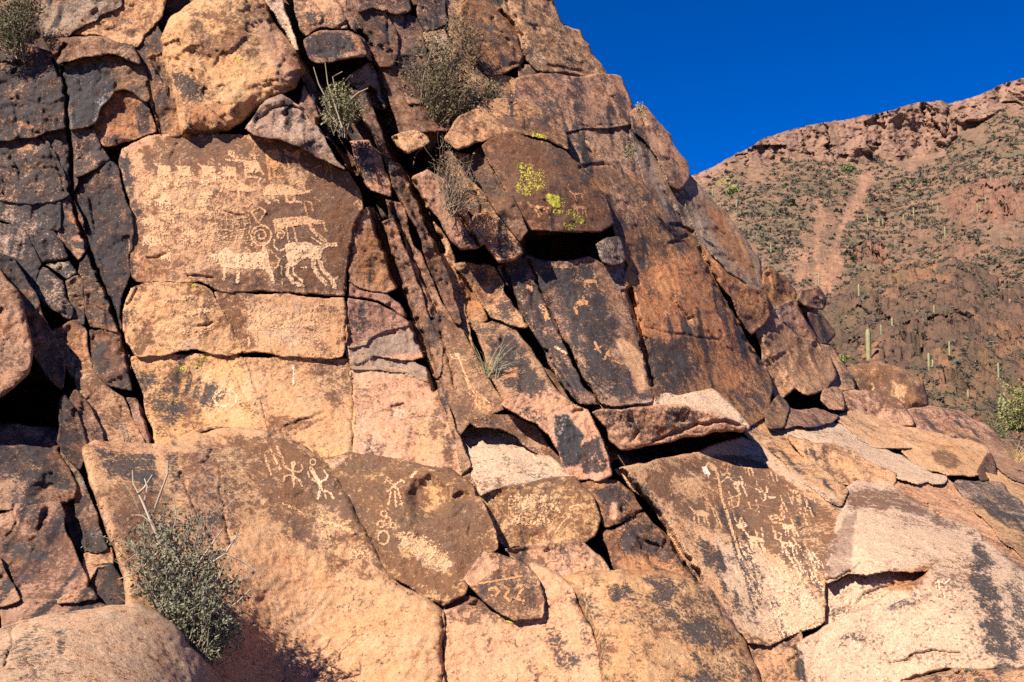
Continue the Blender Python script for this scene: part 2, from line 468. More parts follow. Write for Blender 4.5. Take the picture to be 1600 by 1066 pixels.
# ---- cracks, dents (relief that runs inside single stones)
for s, w, d in [
    ("0,98 22,102 50,103", 2, .03), ("0,155 40,158 90,170", 1.3, .012), ("25,165 45,180 95,182", 1.2, .01), ("60,207 82,240 95,275 103,300", 2, .03), ("0,262 60,264 92,264", 1.3, .015),
    ("175,95 195,92", 1.5, .02), ("156,104 158,125 153,130", 1.5, .02), ("300,112 316,132 322,140", 2, .03), ("335,105 345,85 352,78", 1.5, .02),
    ("322,166 345,185 360,200", 1.5, .02), ("360,205 385,185 400,170", 2, .025), ("265,250 270,238 275,225", 1.5, .02), ("350,330 366,335 380,335", 1.2, .018), ("326,290 332,287 345,289", 1.2, .015),
    ("232,403 246,403 260,397", 1.6, .025), ("293,432 310,433 335,434", 1.6, .03), ("300,510 320,508 330,505", 1.6, .025),
    ("355,560 375,600 392,640", 1.3, .015), ("215,445 205,470 190,480", 1.5, .02), ("420,685 460,660 490,652 510,645", 2, .02), ("445,686 480,668 512,652", 1.5, .015),
    ("580,620 586,645 600,655 620,665", 1.3, .012), ("612,636 622,633 630,630", 2, .04), ("695,665 694,700", 1.3, .02), ("705,740 735,738", 1.2, .012),
    ("310,725 325,720 330,705", 2, .03), ("282,740 300,785 320,815 335,860", 2.5, .03), ("340,720 350,800 360,850", 2, .02), ("505,940 480,970 455,985", 1.2, .008),
    ("572,835 588,850 600,870", 1.6, .025), ("525,850 560,835 570,830", 1.3, .012), ("690,945 692,990 690,1066", 1.6, .03), ("620,915 640,928 700,945", 1.5, .02),
    ("735,820 733,835", 1.5, .02), ("660,880 690,893 705,895", 1.5, .015), ("20,790 25,815 12,840", 1.8, .02), ("8,1040 18,1010 20,985", 2, .03), ("85,985 98,990", 2, .02),
    ("40,1030 50,1040 60,1060", 1.5, .015), ("895,645 910,640", 2, .03), ("985,690 1000,675", 2, .02), ("1020,690 1050,678 1090,664 1130,658 1160,664", 2.5, .04),
    ("1016,748 1000,766", 1.5, .015), ("1000,797 985,806 968,815", 1.6, .025), ("1012,790 1030,780 1042,773", 1.3, .012),
    ("1012,847 1028,855 1035,860 1042,842", 2.4, .05), ("1028,858 1030,870", 1.5, .02), ("1040,880 1070,890", 1.2, .01),
    ("1290,908 1310,903 1330,893", 2.2, .04), ("1330,893 1345,880 1385,885 1400,875", 1.6, .02), ("1330,890 1330,950", 1.2, .012), ("1335,770 1340,800 1340,815", 1.5, .02), ("1335,955 1345,935 1370,920 1400,912", 1.6, .02),
    ("1350,820 1380,830 1395,838 1450,845", 1.4, .015), ("1390,1036 1415,1034 1432,1020 1460,1018 1500,1020", 2.2, .03), ("1412,1064 1440,1055 1480,1052 1510,1050", 2.4, .05), ("1445,890 1425,910 1400,915 1370,925", 1.8, .02),
    ("1075,500 1084,495 1087,505", 2, .03), ("1010,512 1040,520 1080,525 1120,532 1130,525", 1.6, .025), ("1115,400 1130,400 1150,410", 2, .03), ("1045,380 1060,376 1075,368", 2.4, .04),
    ("1105,425 1140,480 1165,520 1175,540", 2.2, .05), ("1060,425 1075,425", 1.5, .02), ("1125,520 1150,560 1175,610", 1.6, .02), ("1030,290 1050,320 1070,355", 2.2, .04),
    ("910,198 945,197 970,196", 2, .035), ("855,140 850,150 845,155", 1.8, .02), ("905,262 925,258 942,256", 2.6, .05), ("985,270 1005,265", 1.4, .012), ("940,125 955,160 965,190", 2, .02),
    ("770,115 790,105 812,100", 2, .035), ("770,30 800,75 815,105", 2, .04), ("857,103 885,108 920,116", 2.2, .04), ("790,0 800,20 808,30", 2, .04),
    ("595,73 605,80 613,82", 2, .04), ("605,20 608,60", 2, .04), ("633,20 632,45", 2.2, .04), ("660,15 675,45 690,100", 1.8, .03),
    ("540,35 530,42", 2.5, .05), ("445,180 455,168 470,172 480,185", 2.2, .04), ("432,140 450,138 460,142", 2.2, .03), ("400,190 425,170 450,165", 1.8, .03),
    ("860,560 880,590 900,620", 1.5, .02), ("860,480 885,530 925,590 945,620", 1.8, .025), ("832,460 850,500 875,550 905,610", 1.6, .02), ("780,545 790,560 800,550 812,540", 1.8, .025),
    ("720,465 745,470", 1.5, .02), ("740,440 735,470", 1.5, .02), ("640,740 660,745 680,752", 1.2, .008), ("1450,730 1470,745 1490,760", 1.5, .02), ("1445,790 1470,812", 2.2, .04), ("1480,765 1500,790", 1.8, .03),
    ("1300,700 1330,712", 2, .03), ("1385,628 1372,650", 2, .03), ("1352,640 1372,655", 2.5, .05), ("1390,670 1420,668 1430,680", 2, .04), ("1470,790 1490,775", 1.5, .02)]:
    crack(pts(s), w, d)
# the long joints that run on from stone to stone
for s, w, d in [("97,108 103,140 106,195 113,255 111,300 122,345 142,402 158,440 172,475 190,522 206,590 224,645 240,695", 2.6, .16), ("500,190 528,225 548,264 578,312 590,348 618,428 640,490 666,548 682,605", 5.5, .3), ("577,140 600,190 622,240 648,292 668,340 690,392", 5.0, .3),
                ("612,318 640,390 668,455 690,500", 2.2, .08), ("470,90 492,140 515,190 540,236", 4.0, .2), ("688,520 700,560 712,610", 2.0, .06), ("788,420 812,482 848,545 880,598 904,630", 2.6, .1), ("826,408 850,466 880,530 912,592 938,630", 2.0, .07), ("984,455 998,500 1008,545 1020,600", 4.2, .2),
                ("1092,388 1112,428 1134,470 1164,526 1192,572", 2.6, .1), ("1050,352 1070,356 1082,362", 2.4, .08), ("567,330 556,350 546,400 542,440 540,465 541,545 549,590 552,650 549,710", 1.5, .03), ("560,50 575,62 588,104 606,168 622,210", 3.0, .14), ("785,20 812,58 822,86 816,102", 3.0, .12),
                ("960,728 985,758 1025,803 1060,858 1094,907", 5.0, .25), ("724,745 736,735 748,772", 2.5, .08), ("92,118 86,95 100,70", 3, .1), ("232,130 245,180 254,212", 2, .05), ("700,300 718,340 748,384", 2.5, .1)]:
    crack(pts(s), w, d)
dent(672, 778, 38, 40, 0.10, -10, 0.9)
dent(720, 778, 22, 12, 0.045, -15, 0.7)
dent(1455, 945, 45, 22, 0.03, -25, 0.6)
dent(1370, 930, 60, 20, 0.03, -25, 0.5)
dent(1300, 720, 30, 14, 0.06, 40, 0.6)
dent(1380, 765, 40, 14, 0.05, 35, 0.6)
dent(195, 185, 38, 30, 0.05, 20, 0.7)
dent(50, 632, 70, 45, 1.3)            # the hollows that lie in deep shade
dent(885, 392, 75, 30, 0.8)
dent(735, 398, 40, 26, 0.8)
dent(530, 115, 50, 22, 0.8)
dent(655, 255, 40, 26, 0.8)
dent(1230, 635, 50, 30, 0.8)
dent(1060, 700, 110, 26, 0.7)

# ---- colour patches of the stone, a few with light or shade painted in
for ch, v, s, soft, wb in [
    # main panel; black on its left edge paints the shade where it curves away
    ('k', .75, "183,245 205,248 212,300 222,330 212,345 195,300", 8, 9), ('b', 1.0, "400,212 460,226 545,272 562,330 545,445 515,455 500,385 470,345 405,345 400,318 450,312 482,300 482,268 430,240 385,232", 10, 10),
    ('b', .16, "215,262 330,262 395,245 400,330 330,345 330,415 240,420 222,350", 12, 12), ('b', .55, "205,420 240,405 330,430 300,443 210,442", 8, 8), ('b', .75, "300,214 375,214 400,225 340,232 300,240", 8, 10),
    ('b', .65, "262,232 285,225 300,245 290,262 268,262", 6, 9), ('b', .7, "300,258 318,258 318,285 305,285", 5, 7), ('b', .65, "345,228 358,228 358,265 340,265", 5, 7), ('b', .62, "325,340 395,330 400,365 345,380 330,365", 8, 10), ('b', .8, "222,228 262,216 330,215 400,222 450,240 450,285 400,285 330,275 240,275 222,262", 8, 10),
    ('b', .7, "230,395 310,390 310,415 250,420", 8, 10), ('b', .78, "205,300 245,345 240,395 205,400", 10, 12), ('b', .55, "330,430 440,428 440,452 330,450", 8, 10), ('k', .55, "182,380 210,400 208,440 184,445", 8, 9),
    ('t', 'rose', "165,232 220,216 262,210 262,220 220,228 185,250", 5, 3), ('t', (.44, .2, .085), "205,405 250,400 255,435 215,440", 10, 6),
    ('b', .4, "215,275 395,275 400,330 335,345 335,415 245,415 225,340", 12, 12), 
    # bands below
    ('b', .8, "340,455 362,462 400,540 375,545 350,495", 5, 6), ('k', .6, "192,488 215,470 212,495 235,505 215,520 205,525", 5, 6), ('b', .75, "205,520 235,508 240,540 215,552", 7, 8), ('p', .5, "385,468 500,480 505,545 420,540 385,520", 14, 8),
    ('k', .5, "210,575 260,575 290,640 270,690 245,680", 10, 12), ('b', .7, "262,575 300,585 312,665 285,672", 12, 12), ('p', .3, "300,560 410,590 410,660 310,650", 16, 8), ('b', .1, "310,570 405,575 410,650 320,660", 14, 8), ('b', .72, "415,655 445,650 500,658 470,668 425,682", 6, 6),
    ('t', 'tan', "380,560 545,562 548,705 470,695 410,672", 10, 6), ('b', .6, "470,560 545,562 548,640 520,640", 12, 12),
    ('t', 'or', "560,360 605,365 618,445 570,450 550,420", 12, 8), ('t', 'gp', "545,540 640,508 664,552 600,556 546,560", 6, 4), ('k', .55, "546,470 575,470 570,530 545,535", 8, 8), ('t', 'tan', "640,650 700,660 705,720 645,715", 20, 8), ('p', .4, "552,650 590,660 600,712 556,705", 12, 8), ('p', .95, "610,638 632,640 630,655 614,652", 3, 3),
    # left dark stones
    ('k', .85, "95,112 160,88 172,100 178,138 155,165 148,192 118,200 108,160", 5, 4), ('t', (.20, .20, .21), "95,112 160,88 178,138 148,192 112,200", 5, 4), ('k', .2, "155,165 200,150 225,155 235,205 205,215 160,225", 6, 6), ('k', .9, "210,165 230,160 236,205 218,210", 4, 4), ('k', .8, "152,205 175,212 200,218 162,228", 5, 5),
    ('t', 'or', "30,188 52,195 54,202 36,200", 2, 2), ('k', 0, "30,188 52,195 54,202 36,200", 2, 2), ('t', 'or', "25,232 48,226 50,234 28,238", 2, 2), ('k', 0, "25,232 48,226 50,234 28,238", 2, 2), ('k', 0, "34,254 68,252 72,262 38,265", 2, 2), ('t', 'or', "34,254 68,252 72,262 38,265", 2, 2),
    ('k', .05, "0,72 30,72 85,86 88,95 60,82 0,77", 3, 3), ('t', 'rose', "0,72 30,72 85,86 88,95 60,82 0,77", 3, 3),
    ('k', 0, "100,328 125,335 128,348 108,345", 3, 4), ('t', 'or', "100,328 125,335 128,348 108,345", 3, 4), ('k', .0, "112,372 118,367 136,375 135,385 125,405 113,395", 4, 4), ('k', .9, "112,375 132,378 134,390 116,388", 4, 3),
    ('t', 'or', "90,520 132,515 135,560 105,555", 8, 6), ('k', .7, "145,530 165,540 170,580 150,580", 8, 8),
    ('k', .75, "272,115 300,118 318,140 320,160 300,160 275,140", 5, 6), ('k', .6, "235,110 262,115 268,200 245,200", 8, 8), ('k', .75, "280,205 355,200 352,212 285,212", 4, 3), ('t', 'or', "285,160 345,165 350,198 290,198", 12, 8), ('b', .2, "285,160 345,165 350,198 290,198", 10, 8), ('b', .75, "300,20 390,20 395,70 340,95 300,85", 14, 14), ('b', .1, "320,90 395,100 390,160 350,195 335,150", 12, 12), ('b', .15, "308,28 350,38 345,58 320,45", 5, 6),
    ('t', 'pk', "400,0 430,40 470,110 478,140 430,120 405,60", 10, 6), ('b', .05, "400,30 440,70 460,120 430,130 410,90", 10, 8),
    ('k', .8, "118,300 190,300 205,350 203,430 165,440 150,400", 12, 12),
    # lower left
    ('k', .75, "20,690 60,690 100,735 112,770 60,760 0,745 0,720", 10, 12), ('p', .9, "20,695 34,685 36,703 24,708", 3, 3), ('k', .6, "0,820 40,830 40,870 10,870", 12, 10), ('k', .45, "40,820 70,815 70,900 40,900", 10, 10),
    ('k', .7, "150,700 235,708 248,730 240,770 215,755 170,750", 7, 7), ('t', 'rose', "133,692 250,697 262,706 200,712 160,702", 5, 4), ('k', .1, "133,690 250,695 262,704 200,710 160,702", 4, 3), ('t', 'br', "165,770 250,760 240,860 200,880", 20, 10),
    ('k', .35, "10,1020 60,1000 75,1060 20,1066", 12, 10), ('k', .6, "88,985 102,985 98,1020 90,1020", 4, 4),
    # lower centre
    ('b', .78, "345,680 420,680 470,700 520,742 560,820 585,870 600,905 560,905 520,880 470,850 420,810 380,760", 12, 14), ('b', .05, "300,760 400,800 480,870 560,915 690,965 690,1066 300,1066", 20, 14), ('t', (.50, .265, .135), "300,800 400,830 480,890 560,925 690,970 690,1100 330,1100", 20, 10), ('p', .12, "380,880 690,980 690,1066 380,1066", 20, 8),
    ('b', .9, "440,690 500,715 560,800 545,850 500,800 450,780", 10, 10), ('b', .45, "500,790 560,830 590,890 540,890 480,850", 10, 14),
    ('p', .3, "545,860 575,850 590,880 560,890", 5, 7), ('t', 'pk', "290,700 340,690 350,800 330,900 290,800", 16, 8), ('k', .35, "300,740 320,800 340,880 325,880 300,800", 6, 8),
    ('b', .85, "515,720 600,718 700,740 740,770 770,840 735,880 700,935 640,915 590,880 560,820", 8, 8), ('p', .6, "620,830 650,840 700,870 702,890 685,898 650,880 625,850", 8, 9), ('b', .25, "622,832 655,845 700,868 700,895 670,892 630,860", 7, 9), ('b', .4, "660,750 690,760 690,800 665,800", 8, 9), ('t', 'pk', "510,720 545,712 545,722 525,735", 3, 2), ('p', .7, "508,720 545,713 535,722 518,735", 3, 2), ('b', 0, "508,720 545,713 535,722 518,735", 3, 2),
    ('t', 'rose', "725,905 757,862 780,888 735,918", 2, 2), ('b', 0, "725,905 757,862 780,888 735,918", 2, 2), ('k', 0, "725,905 757,862 780,888 735,918", 2, 2), ('b', .75, "738,918 782,888 820,890 850,940 840,965 790,960 760,940", 5, 6), ('k', .5, "740,915 800,900 840,930 835,950 770,935", 8, 10),
    ('b', .55, "700,940 760,950 790,970 760,978 700,970", 5, 6), ('k', .5, "850,960 880,975 905,1040 890,1060 860,1010", 10, 12), ('k', .45, "885,920 930,905 960,1010 930,1040 905,970", 12, 12), ('k', .7, "1010,905 1070,912 1060,935 1090,960 1100,1000 1060,990 1020,950", 12, 14), ('k', .6, "1085,930 1110,940 1160,1020 1180,1066 1130,1066 1105,1000", 10, 12), ('k', .7, "945,915 985,910 985,935 955,940", 6, 8), ('k', .1, "960,980 1080,1000 1060,1060 950,1066", 16, 12),
    # centre; pale patches on the ledge and slab top paint in their sunlight
    ('p', .8, "722,675 745,668 790,678 860,715 890,742 850,745 780,755 750,760 735,720", 6, 5), ('b', .3, "800,700 860,715 885,738 830,735", 6, 8), ('b', .62, "755,765 890,750 930,815 925,838 790,850", 10, 10), ('p', .3, "790,775 860,770 880,790 860,815 800,825", 12, 10),
    ('k', .9, "865,650 885,645 910,680 905,725 880,730 870,700", 3, 4), ('k', .85, "912,690 935,685 952,735 910,740 905,715", 3, 5), ('t', (.15, .145, .15), "865,650 885,645 910,680 905,725 880,730", 3, 4), ('k', .5, "800,632 840,635 860,660 855,675 830,655", 6, 8), ('t', 'rose', "790,620 865,612 925,640 905,655 860,630 800,632", 5, 4),
    ('k', .55, "940,640 985,640 1005,670 990,690 960,680 945,660", 6, 8), ('k', .75, "1035,640 1075,635 1098,650 1070,668 1045,665", 5, 6), ('p', .85, "975,632 1030,621 1110,613 1140,635 1168,666 1140,657 1112,646 1088,640 1062,631 1030,633", 3, 3), ('k', 0, "975,632 1030,621 1110,613 1140,635 1168,666 1140,657 1112,646 1088,640 1062,631 1030,633", 3, 3), ('b', 0, "975,632 1030,621 1110,613 1140,635 1168,666 1140,657 1112,646 1088,640 1062,631 1030,633", 3, 3),
    ('k', .8, "930,765 965,755 985,775 975,805 960,800 945,790", 6, 6), ('t', 'rose', "955,785 963,785 964,810 950,812", 2, 2), ('k', 0, "955,785 963,785 964,810 950,812", 2, 2), ('b', 0, "955,785 963,785 964,810 950,812", 2, 2), ('k', .75, "970,820 1000,815 1005,860 972,862", 5, 6), ('t', 'or', "960,862 1060,865 1080,900 975,895", 10, 6), ('b', .1, "965,868 1060,868 1075,898 975,895", 8, 6), ('k', .6, "1005,800 1030,820 1015,835 1000,830", 5, 6),
    # right panel
    ('b', .9, "1010,738 1075,722 1120,708 1170,712 1230,750 1300,800 1308,840 1290,900 1270,890 1230,880 1180,850 1130,840 1060,800 1010,760", 7, 6), ('b', .4, "1040,735 1100,740 1110,790 1060,780", 14, 14), ('b', .35, "1120,830 1170,850 1240,890 1285,905 1285,970 1200,1003 1165,990 1120,920", 8, 12), ('p', .6, "1120,840 1180,860 1240,900 1284,925 1284,968 1200,1000 1165,985 1130,915", 9, 9), ('b', .68, "1230,800 1300,810 1300,850 1285,900 1250,880", 14, 14),
    ('t', 'rose', "1020,770 1060,850 1110,920 1160,985 1150,990 1090,905 1040,830 1000,780", 8, 6), ('b', .1, "1040,800 1070,850 1120,925 1160,985 1140,975 1085,900 1045,840", 8, 6), ('k', .7, "970,728 1010,760 1040,800 1020,800 985,755", 6, 6), ('k', .7, "1090,835 1120,860 1125,890 1105,890", 6, 6), ('p', .75, "1085,704 1160,683 1195,697 1245,745 1310,775 1310,788 1240,758 1180,712 1110,712", 4, 4), ('p', .9, "1100,705 1150,695 1150,704 1110,712", 4, 4), ('b', 0, "1085,702 1160,680 1195,695 1245,743 1312,773 1312,787 1240,757 1180,711 1110,711", 4, 3),
    # right white rocks; black on the cream boulder: streaks plus painted shade of its right face
    ('b', .8, "1318,765 1385,762 1440,795 1520,835 1490,832 1420,800 1360,792 1325,800", 6, 7), ('p', .95, "1345,800 1400,798 1460,830 1525,838 1510,858 1450,885 1385,885 1345,880 1335,840", 6, 6), ('t', 'gp', "1290,905 1300,850 1318,808 1338,800 1330,890", 3, 3), ('p', .15, "1290,905 1300,850 1318,808 1338,800 1330,890", 3, 3), ('p', .95, "1335,900 1400,892 1455,888 1440,905 1390,920 1340,950", 5, 5), ('k', .5, "1288,940 1320,945 1330,958 1290,968", 5, 6), ('p', .9, "1260,1010 1340,965 1400,950 1500,960 1545,1020 1540,1040 1480,1030 1400,1060 1270,1066", 12, 8), ('b', .5, "1450,880 1530,855 1545,950 1500,930 1450,920", 10, 14), ('k', .78, "1516,848 1548,858 1564,930 1582,1000 1596,1048 1552,1048 1535,960 1518,900", 12, 14), ('k', .6, "1572,868 1600,900 1610,1000 1590,1010 1575,930", 10, 14), ('k', .3, "1385,935 1430,925 1440,938 1395,965", 6, 9), ('k', .5, "1290,995 1330,985 1350,1000 1300,1010", 8, 10), ('k', .85, "1240,1010 1252,1015 1262,1066 1246,1066", 4, 5), ('t', 'or', "1405,895 1445,880 1455,900 1420,925 1380,920", 8, 6), ('p', 0, "1380,920 1405,895 1450,885 1450,905 1420,925", 4, 4), ('b', .35, "1380,920 1405,895 1450,885 1450,905 1420,925", 4, 5),
    ('p', .9, "1265,670 1330,674 1380,706 1440,742 1400,736 1345,712 1290,685", 6, 5), ('k', .3, "1370,735 1385,725 1400,745 1380,755", 5, 5), ('t', 'br', "1385,765 1420,770 1450,800 1420,790", 6, 5), ('b', .8, "1452,705 1480,702 1505,725 1490,732 1460,722", 4, 4), ('b', .85, "1330,585 1375,572 1420,585 1445,625 1400,640 1350,615", 8, 8), ('b', .2, "1395,598 1410,598 1415,628 1402,632", 5, 7),
    # upper centre and right
    ('p', .95, "415,0 440,0 455,40 465,80 460,78 440,40", 4, 3), ('k', .85, "475,62 505,50 545,55 560,75 530,90 490,92", 6, 7), ('t', 'or', "548,50 565,60 570,85 555,75", 4, 4), ('k', .6, "480,20 505,25 500,40 482,35", 4, 5), ('k', .6, "580,20 600,25 605,45 585,50", 6, 8), ('k', .75, "622,25 650,30 658,50 630,48", 6, 6), ('k', .7, "655,0 685,5 680,40 660,20", 6, 6),
    ('p', .8, "672,55 695,50 705,80 685,92", 4, 4), ('k', .5, "740,20 775,30 800,70 780,95 745,60", 12, 12), ('k', .7, "780,85 805,80 810,98 785,105", 5, 6), ('k', .65, "815,70 832,72 830,98 815,92", 4, 4), ('p', .85, "832,75 845,78 858,100 835,92", 2.5, 3), ('b', 0, "832,75 845,78 858,100 835,92", 2.5, 3), ('p', .6, "830,58 845,62 838,72", 3, 3),
    ('k', .75, "890,122 905,122 912,200 900,205 892,160", 6, 6), ('k', .5, "815,140 860,130 880,180 850,200", 12, 12), ('k', .75, "962,145 975,145 985,190 965,185", 5, 5), ('t', 'pk', "915,175 955,168 965,195 915,195", 6, 5), ('k', .75, "985,198 1005,198 1005,225 985,220", 4, 4), ('t', 'tan', "988,176 1010,175 1015,195 992,198", 3, 3),
    ('t', 'rose', "945,262 1000,285 1010,350 985,360 960,330", 14, 8), ('t', (.42, .18, .07), "985,415 1060,400 1110,440 1150,520 1120,540 1060,515 1010,510 990,470", 14, 10), ('b', .15, "990,420 1060,405 1110,445 1140,520 1060,512 1000,490", 12, 12), ('k', .55, "1010,530 1080,530 1100,600 1030,612", 16, 16), ('k', .4, "985,300 1030,320 1040,360 1000,350", 12, 12), ('t', 'or', "1080,570 1140,570 1160,620 1110,610", 14, 10), ('p', .9, "1074,520 1084,500 1087,505 1078,524", 2, 2),
    ('t', 'or', "1095,310 1130,330 1170,395 1185,440 1150,420 1120,370", 12, 6), ('k', .6, "1045,285 1070,290 1075,310 1055,310", 4, 4), ('p', .7, "1205,482 1235,474 1245,485 1215,495", 4, 4), ('k', .5, "1300,575 1330,590 1320,600 1300,590", 4, 4),
    # dark dipping slabs
    ('k', .85, "820,400 870,415 930,415 950,450 985,530 940,540 900,500 850,440", 12, 10), ('k', .8, "880,530 950,560 1000,620 940,625 905,580", 12, 12), ('k', .82, "785,415 815,408 840,450 880,540 920,615 890,610 840,530", 8, 8), ('t', 'tan', "960,530 975,528 1005,555 1018,605 1000,610 985,580", 3, 3), ('k', 0, "960,530 975,528 1005,555 1018,605 1000,615 985,580", 3, 3), ('b', .05, "960,530 975,528 1005,555 1018,605 1000,615 985,580", 3, 3), ('k', .15, "930,410 965,455 1000,540 975,525 945,460", 8, 8),
    ('t', 'or', "715,425 765,425 800,485 770,480 735,450", 8, 6), ('k', .85, "760,535 800,520 850,600 870,620 800,612 775,590", 8, 8), ('t', 'or', "790,580 808,575 805,590 785,592", 3, 3), ('k', 0, "790,580 808,575 805,590 785,592", 3, 3),
    ('b', .92, "765,215 830,215 890,240 950,330 950,355 860,355 810,330", 14, 8), ('k', .4, "850,235 890,245 915,300 890,300", 10, 10), ('b', .8, "780,170 850,185 885,215 830,212 780,195", 8, 8), ('b', .15, "740,165 790,160 800,175 745,190", 5, 6), ('k', .6, "720,358 752,370 748,382 720,382", 4, 4), ('k', .55, "785,350 800,375 808,395 785,385", 4, 5), ('k', .7, "552,224 575,222 582,245 565,252", 3, 4), ('k', .7, "560,255 590,260 590,285 572,285", 6, 6), ('k', .7, "600,325 622,325 625,350 605,350", 4, 4),
    ('b', .55, "262,700 340,690 400,720 420,790 380,830 330,830 290,790", 16, 16), ('k', .4, "300,700 330,700 345,790 330,850 312,800", 7, 10), ('b', .6, "150,750 250,745 262,830 230,880 185,860", 16, 12), ('k', .5, "255,705 275,705 285,760 268,770", 5, 6), ('b', .7, "1215,860 1285,880 1280,905 1240,900", 10, 14),
    ('t', (.43, .175, .07), "1000,400 1070,395 1120,450 1160,530 1190,600 1150,620 1090,560 1010,520 985,470", 18, 12), ('k', .8, "1000,535 1070,530 1090,575 1060,612 1025,612", 10, 14), ('k', .75, "0,240 60,235 95,280 95,300 0,305", 8, 10), ('k', .9, "60,360 95,385 100,405 75,405", 6, 6),
    ('b', .55, "815,0 860,0 900,55 935,115 880,108 840,100 815,50", 16, 16), ('k', .45, "860,60 900,70 920,105 880,105", 10, 12), ('b', .65, "720,20 790,30 815,85 780,108 745,85", 14, 14), ('k', .6, "930,300 960,300 985,370 970,375 945,335", 8, 10), ('k', .55, "1000,300 1040,330 1060,370 1030,380 1005,345", 12, 14), ('t', 'gp', "985,205 1020,230 1045,285 1075,345 1050,350 1015,290", 10, 6), ('k', .5, "1050,285 1075,300 1085,345 1068,345", 6, 8), ('k', .6, "1180,560 1200,600 1195,650 1165,655 1150,620", 12, 12),
    ('p', .85, "1125,850 1180,865 1240,905 1284,930 1284,968 1202,1002 1165,987 1130,915", 10, 10), ('b', .16, "1125,850 1180,865 1240,905 1284,930 1284,968 1202,1002 1165,987 1130,915", 10, 12),
    ('b', .95, "445,330 520,320 548,340 545,440 515,455 440,455 345,452 330,440 345,425 430,445 430,400 415,380 385,385 380,345 420,335", 8, 9), ('k', .35, "395,655 415,600 400,560 408,560 425,640", 6, 8)]:
    paint(ch, v, pts(s), soft, wb)

# ---- the cliff itself, behind and between the separate stones
cliff = build_block('cliff', 'cliff', None, pts("-420,-160 -420,1180 1760,1180 1760,722 1600,712 1540,680 1500,655 1446,650 1440,632 1432,606 1408,585 1375,577 1340,582 1320,590 1312,582 1296,556 1290,540 1296,522 1280,498 1270,488 1284,470 1274,456 1250,462 1234,466 1222,440 1202,426 1188,440 1178,416 1152,374 1122,334 1088,302 1060,290 1062,272 1036,232 1016,204 1000,182 986,190 970,156 958,132 935,128 915,92 893,54 868,44 848,0 830,-60 790,-160"),
                    d=0.62, r=10, tint='br', b=.5, k=.35, T=3.0, gap=0, wob=4, kind='structure', step=6.0, rough=1.6, rings=2)

_N = {}
def R(key, name, label, poly, **kw):
    kw.setdefault('group', None)
    if label is None:
        kw['parent'] = cliff
    return build_block(key, name, label, pts(poly), **kw)

# upper left
R('B1', 'rock_block', 'blue black varnished block at the left edge with a rosy top rim', "-150,60 0,72 30,73 60,77 85,87 90,105 97,140 101,185 100,197 75,203 50,212 20,216 -150,225", k=0.8, b=.5, tint='pk', r=9, d=-.05, seal=2.5)
R('B2', 'rock_slab', 'dark slab with small orange scars under the blue black left block', "-150,228 0,221 20,218 62,207 82,237 97,272 104,302 82,312 50,316 25,310 -150,305", k=0.82, b=.4, tint='pk', r=6, seal=2.5)
R('B2b', 'rock_slab', 'narrow dark slab wedged beside the long crack below the blue block', "64,206 100,200 112,204 114,250 118,285 112,300 104,296 96,266 82,235", k=0.75, b=.4, tint='pk', r=7)
R('B3', 'rock_block', 'dark grey block with a wavy lower crack at the left edge', "-150,308 25,312 50,318 82,314 94,318 90,358 60,355 33,358 0,345 -150,340", k=0.82, b=.4, tint='gp', r=6)
R('B4a', 'rock_block', 'blue grey pillow shaped stone in the cracked left wall', "37,362 60,357 80,361 100,387 108,404 85,410 66,412 57,395 40,375", k=0.8, b=.2, tint='gp', r=14, d=-.03)
R('B4b', 'rock_piece', None, "-150,345 0,347 36,362 56,395 65,413 50,455 30,425 0,405 -150,400", k=0.75, b=.4, tint='gp', r=8)
R('B4c', 'rock_piece', None, "68,413 108,407 121,428 104,438 90,427 80,420", k=.6, tint='gp', r=5)
R('B4d', 'rock_block', 'pale blue grey shield shaped stone in the cracked left wall', "65,416 85,428 98,440 105,465 114,480 109,497 85,488 62,472 50,456", k=.55, b=.1, tint='gp', r=14, d=-.04, p=.1)
R('B4e', 'rock_block', 'dark stone with orange scars beside the long crack', "93,318 106,304 117,322 130,355 137,388 122,409 106,388 91,360", k=.55, b=.4, tint='pk', r=6)
R('B4f', 'rock_piece', None, "123,410 138,392 150,418 160,442 132,438 121,426", k=.6, tint='pk', r=5)
R('B4g', 'rock_piece', None, "101,440 121,429 130,440 132,480 132,508 112,500 115,480 106,462", k=.5, tint='br', r=5)
R('B4h', 'rock_piece', None, "131,441 160,444 170,465 186,516 168,512 140,511 133,490", k=.35, b=.6, tint='pk', r=7)
R('B4i', 'rock_piece', None, "78,520 108,502 135,512 138,540 146,590 112,585 98,562", k=.3, b=.5, tint='tan', r=7)
R('B4j', 'rock_block', 'dark brown stone left of the crack at the foot of the main panel', "137,513 170,516 188,521 200,570 207,612 160,600 148,590 141,550", k=.45, b=.6, tint='pk', r=7)
R('C1a', 'rock_block', 'smooth blue grey slab with a curved broken edge left of the tan dome', "93,114 105,98 140,90 165,87 200,92 218,100 228,130 232,158 222,151 200,141 178,138 170,155 156,164 148,190 112,200 108,160 102,125", k=.4, b=.6, tint='br', r=6, d=-.05, seal=2.5)
R('C1b', 'rock_block', 'hollowed brown stone below the smooth blue grey slab', "149,190 157,166 171,156 180,140 200,143 223,153 233,176 242,207 210,218 162,229 148,206", k=.25, b=.55, tint='or', r=5, d=.04, seal=2.5)
R('C2', 'rock_piece', None, "113,204 148,205 160,229 172,251 150,262 120,272 116,250", k=.5, b=.3, tint='pk', r=6)
R('C3', 'rock_slab', 'dark brown column beside the left edge of the main panel', "120,275 150,264 172,252 186,262 193,300 202,335 206,365 201,400 207,430 190,470 186,512 170,468 152,418 137,372 119,318", k=.6, b=.75, tint='br', r=9, d=.03, tx=-.3)
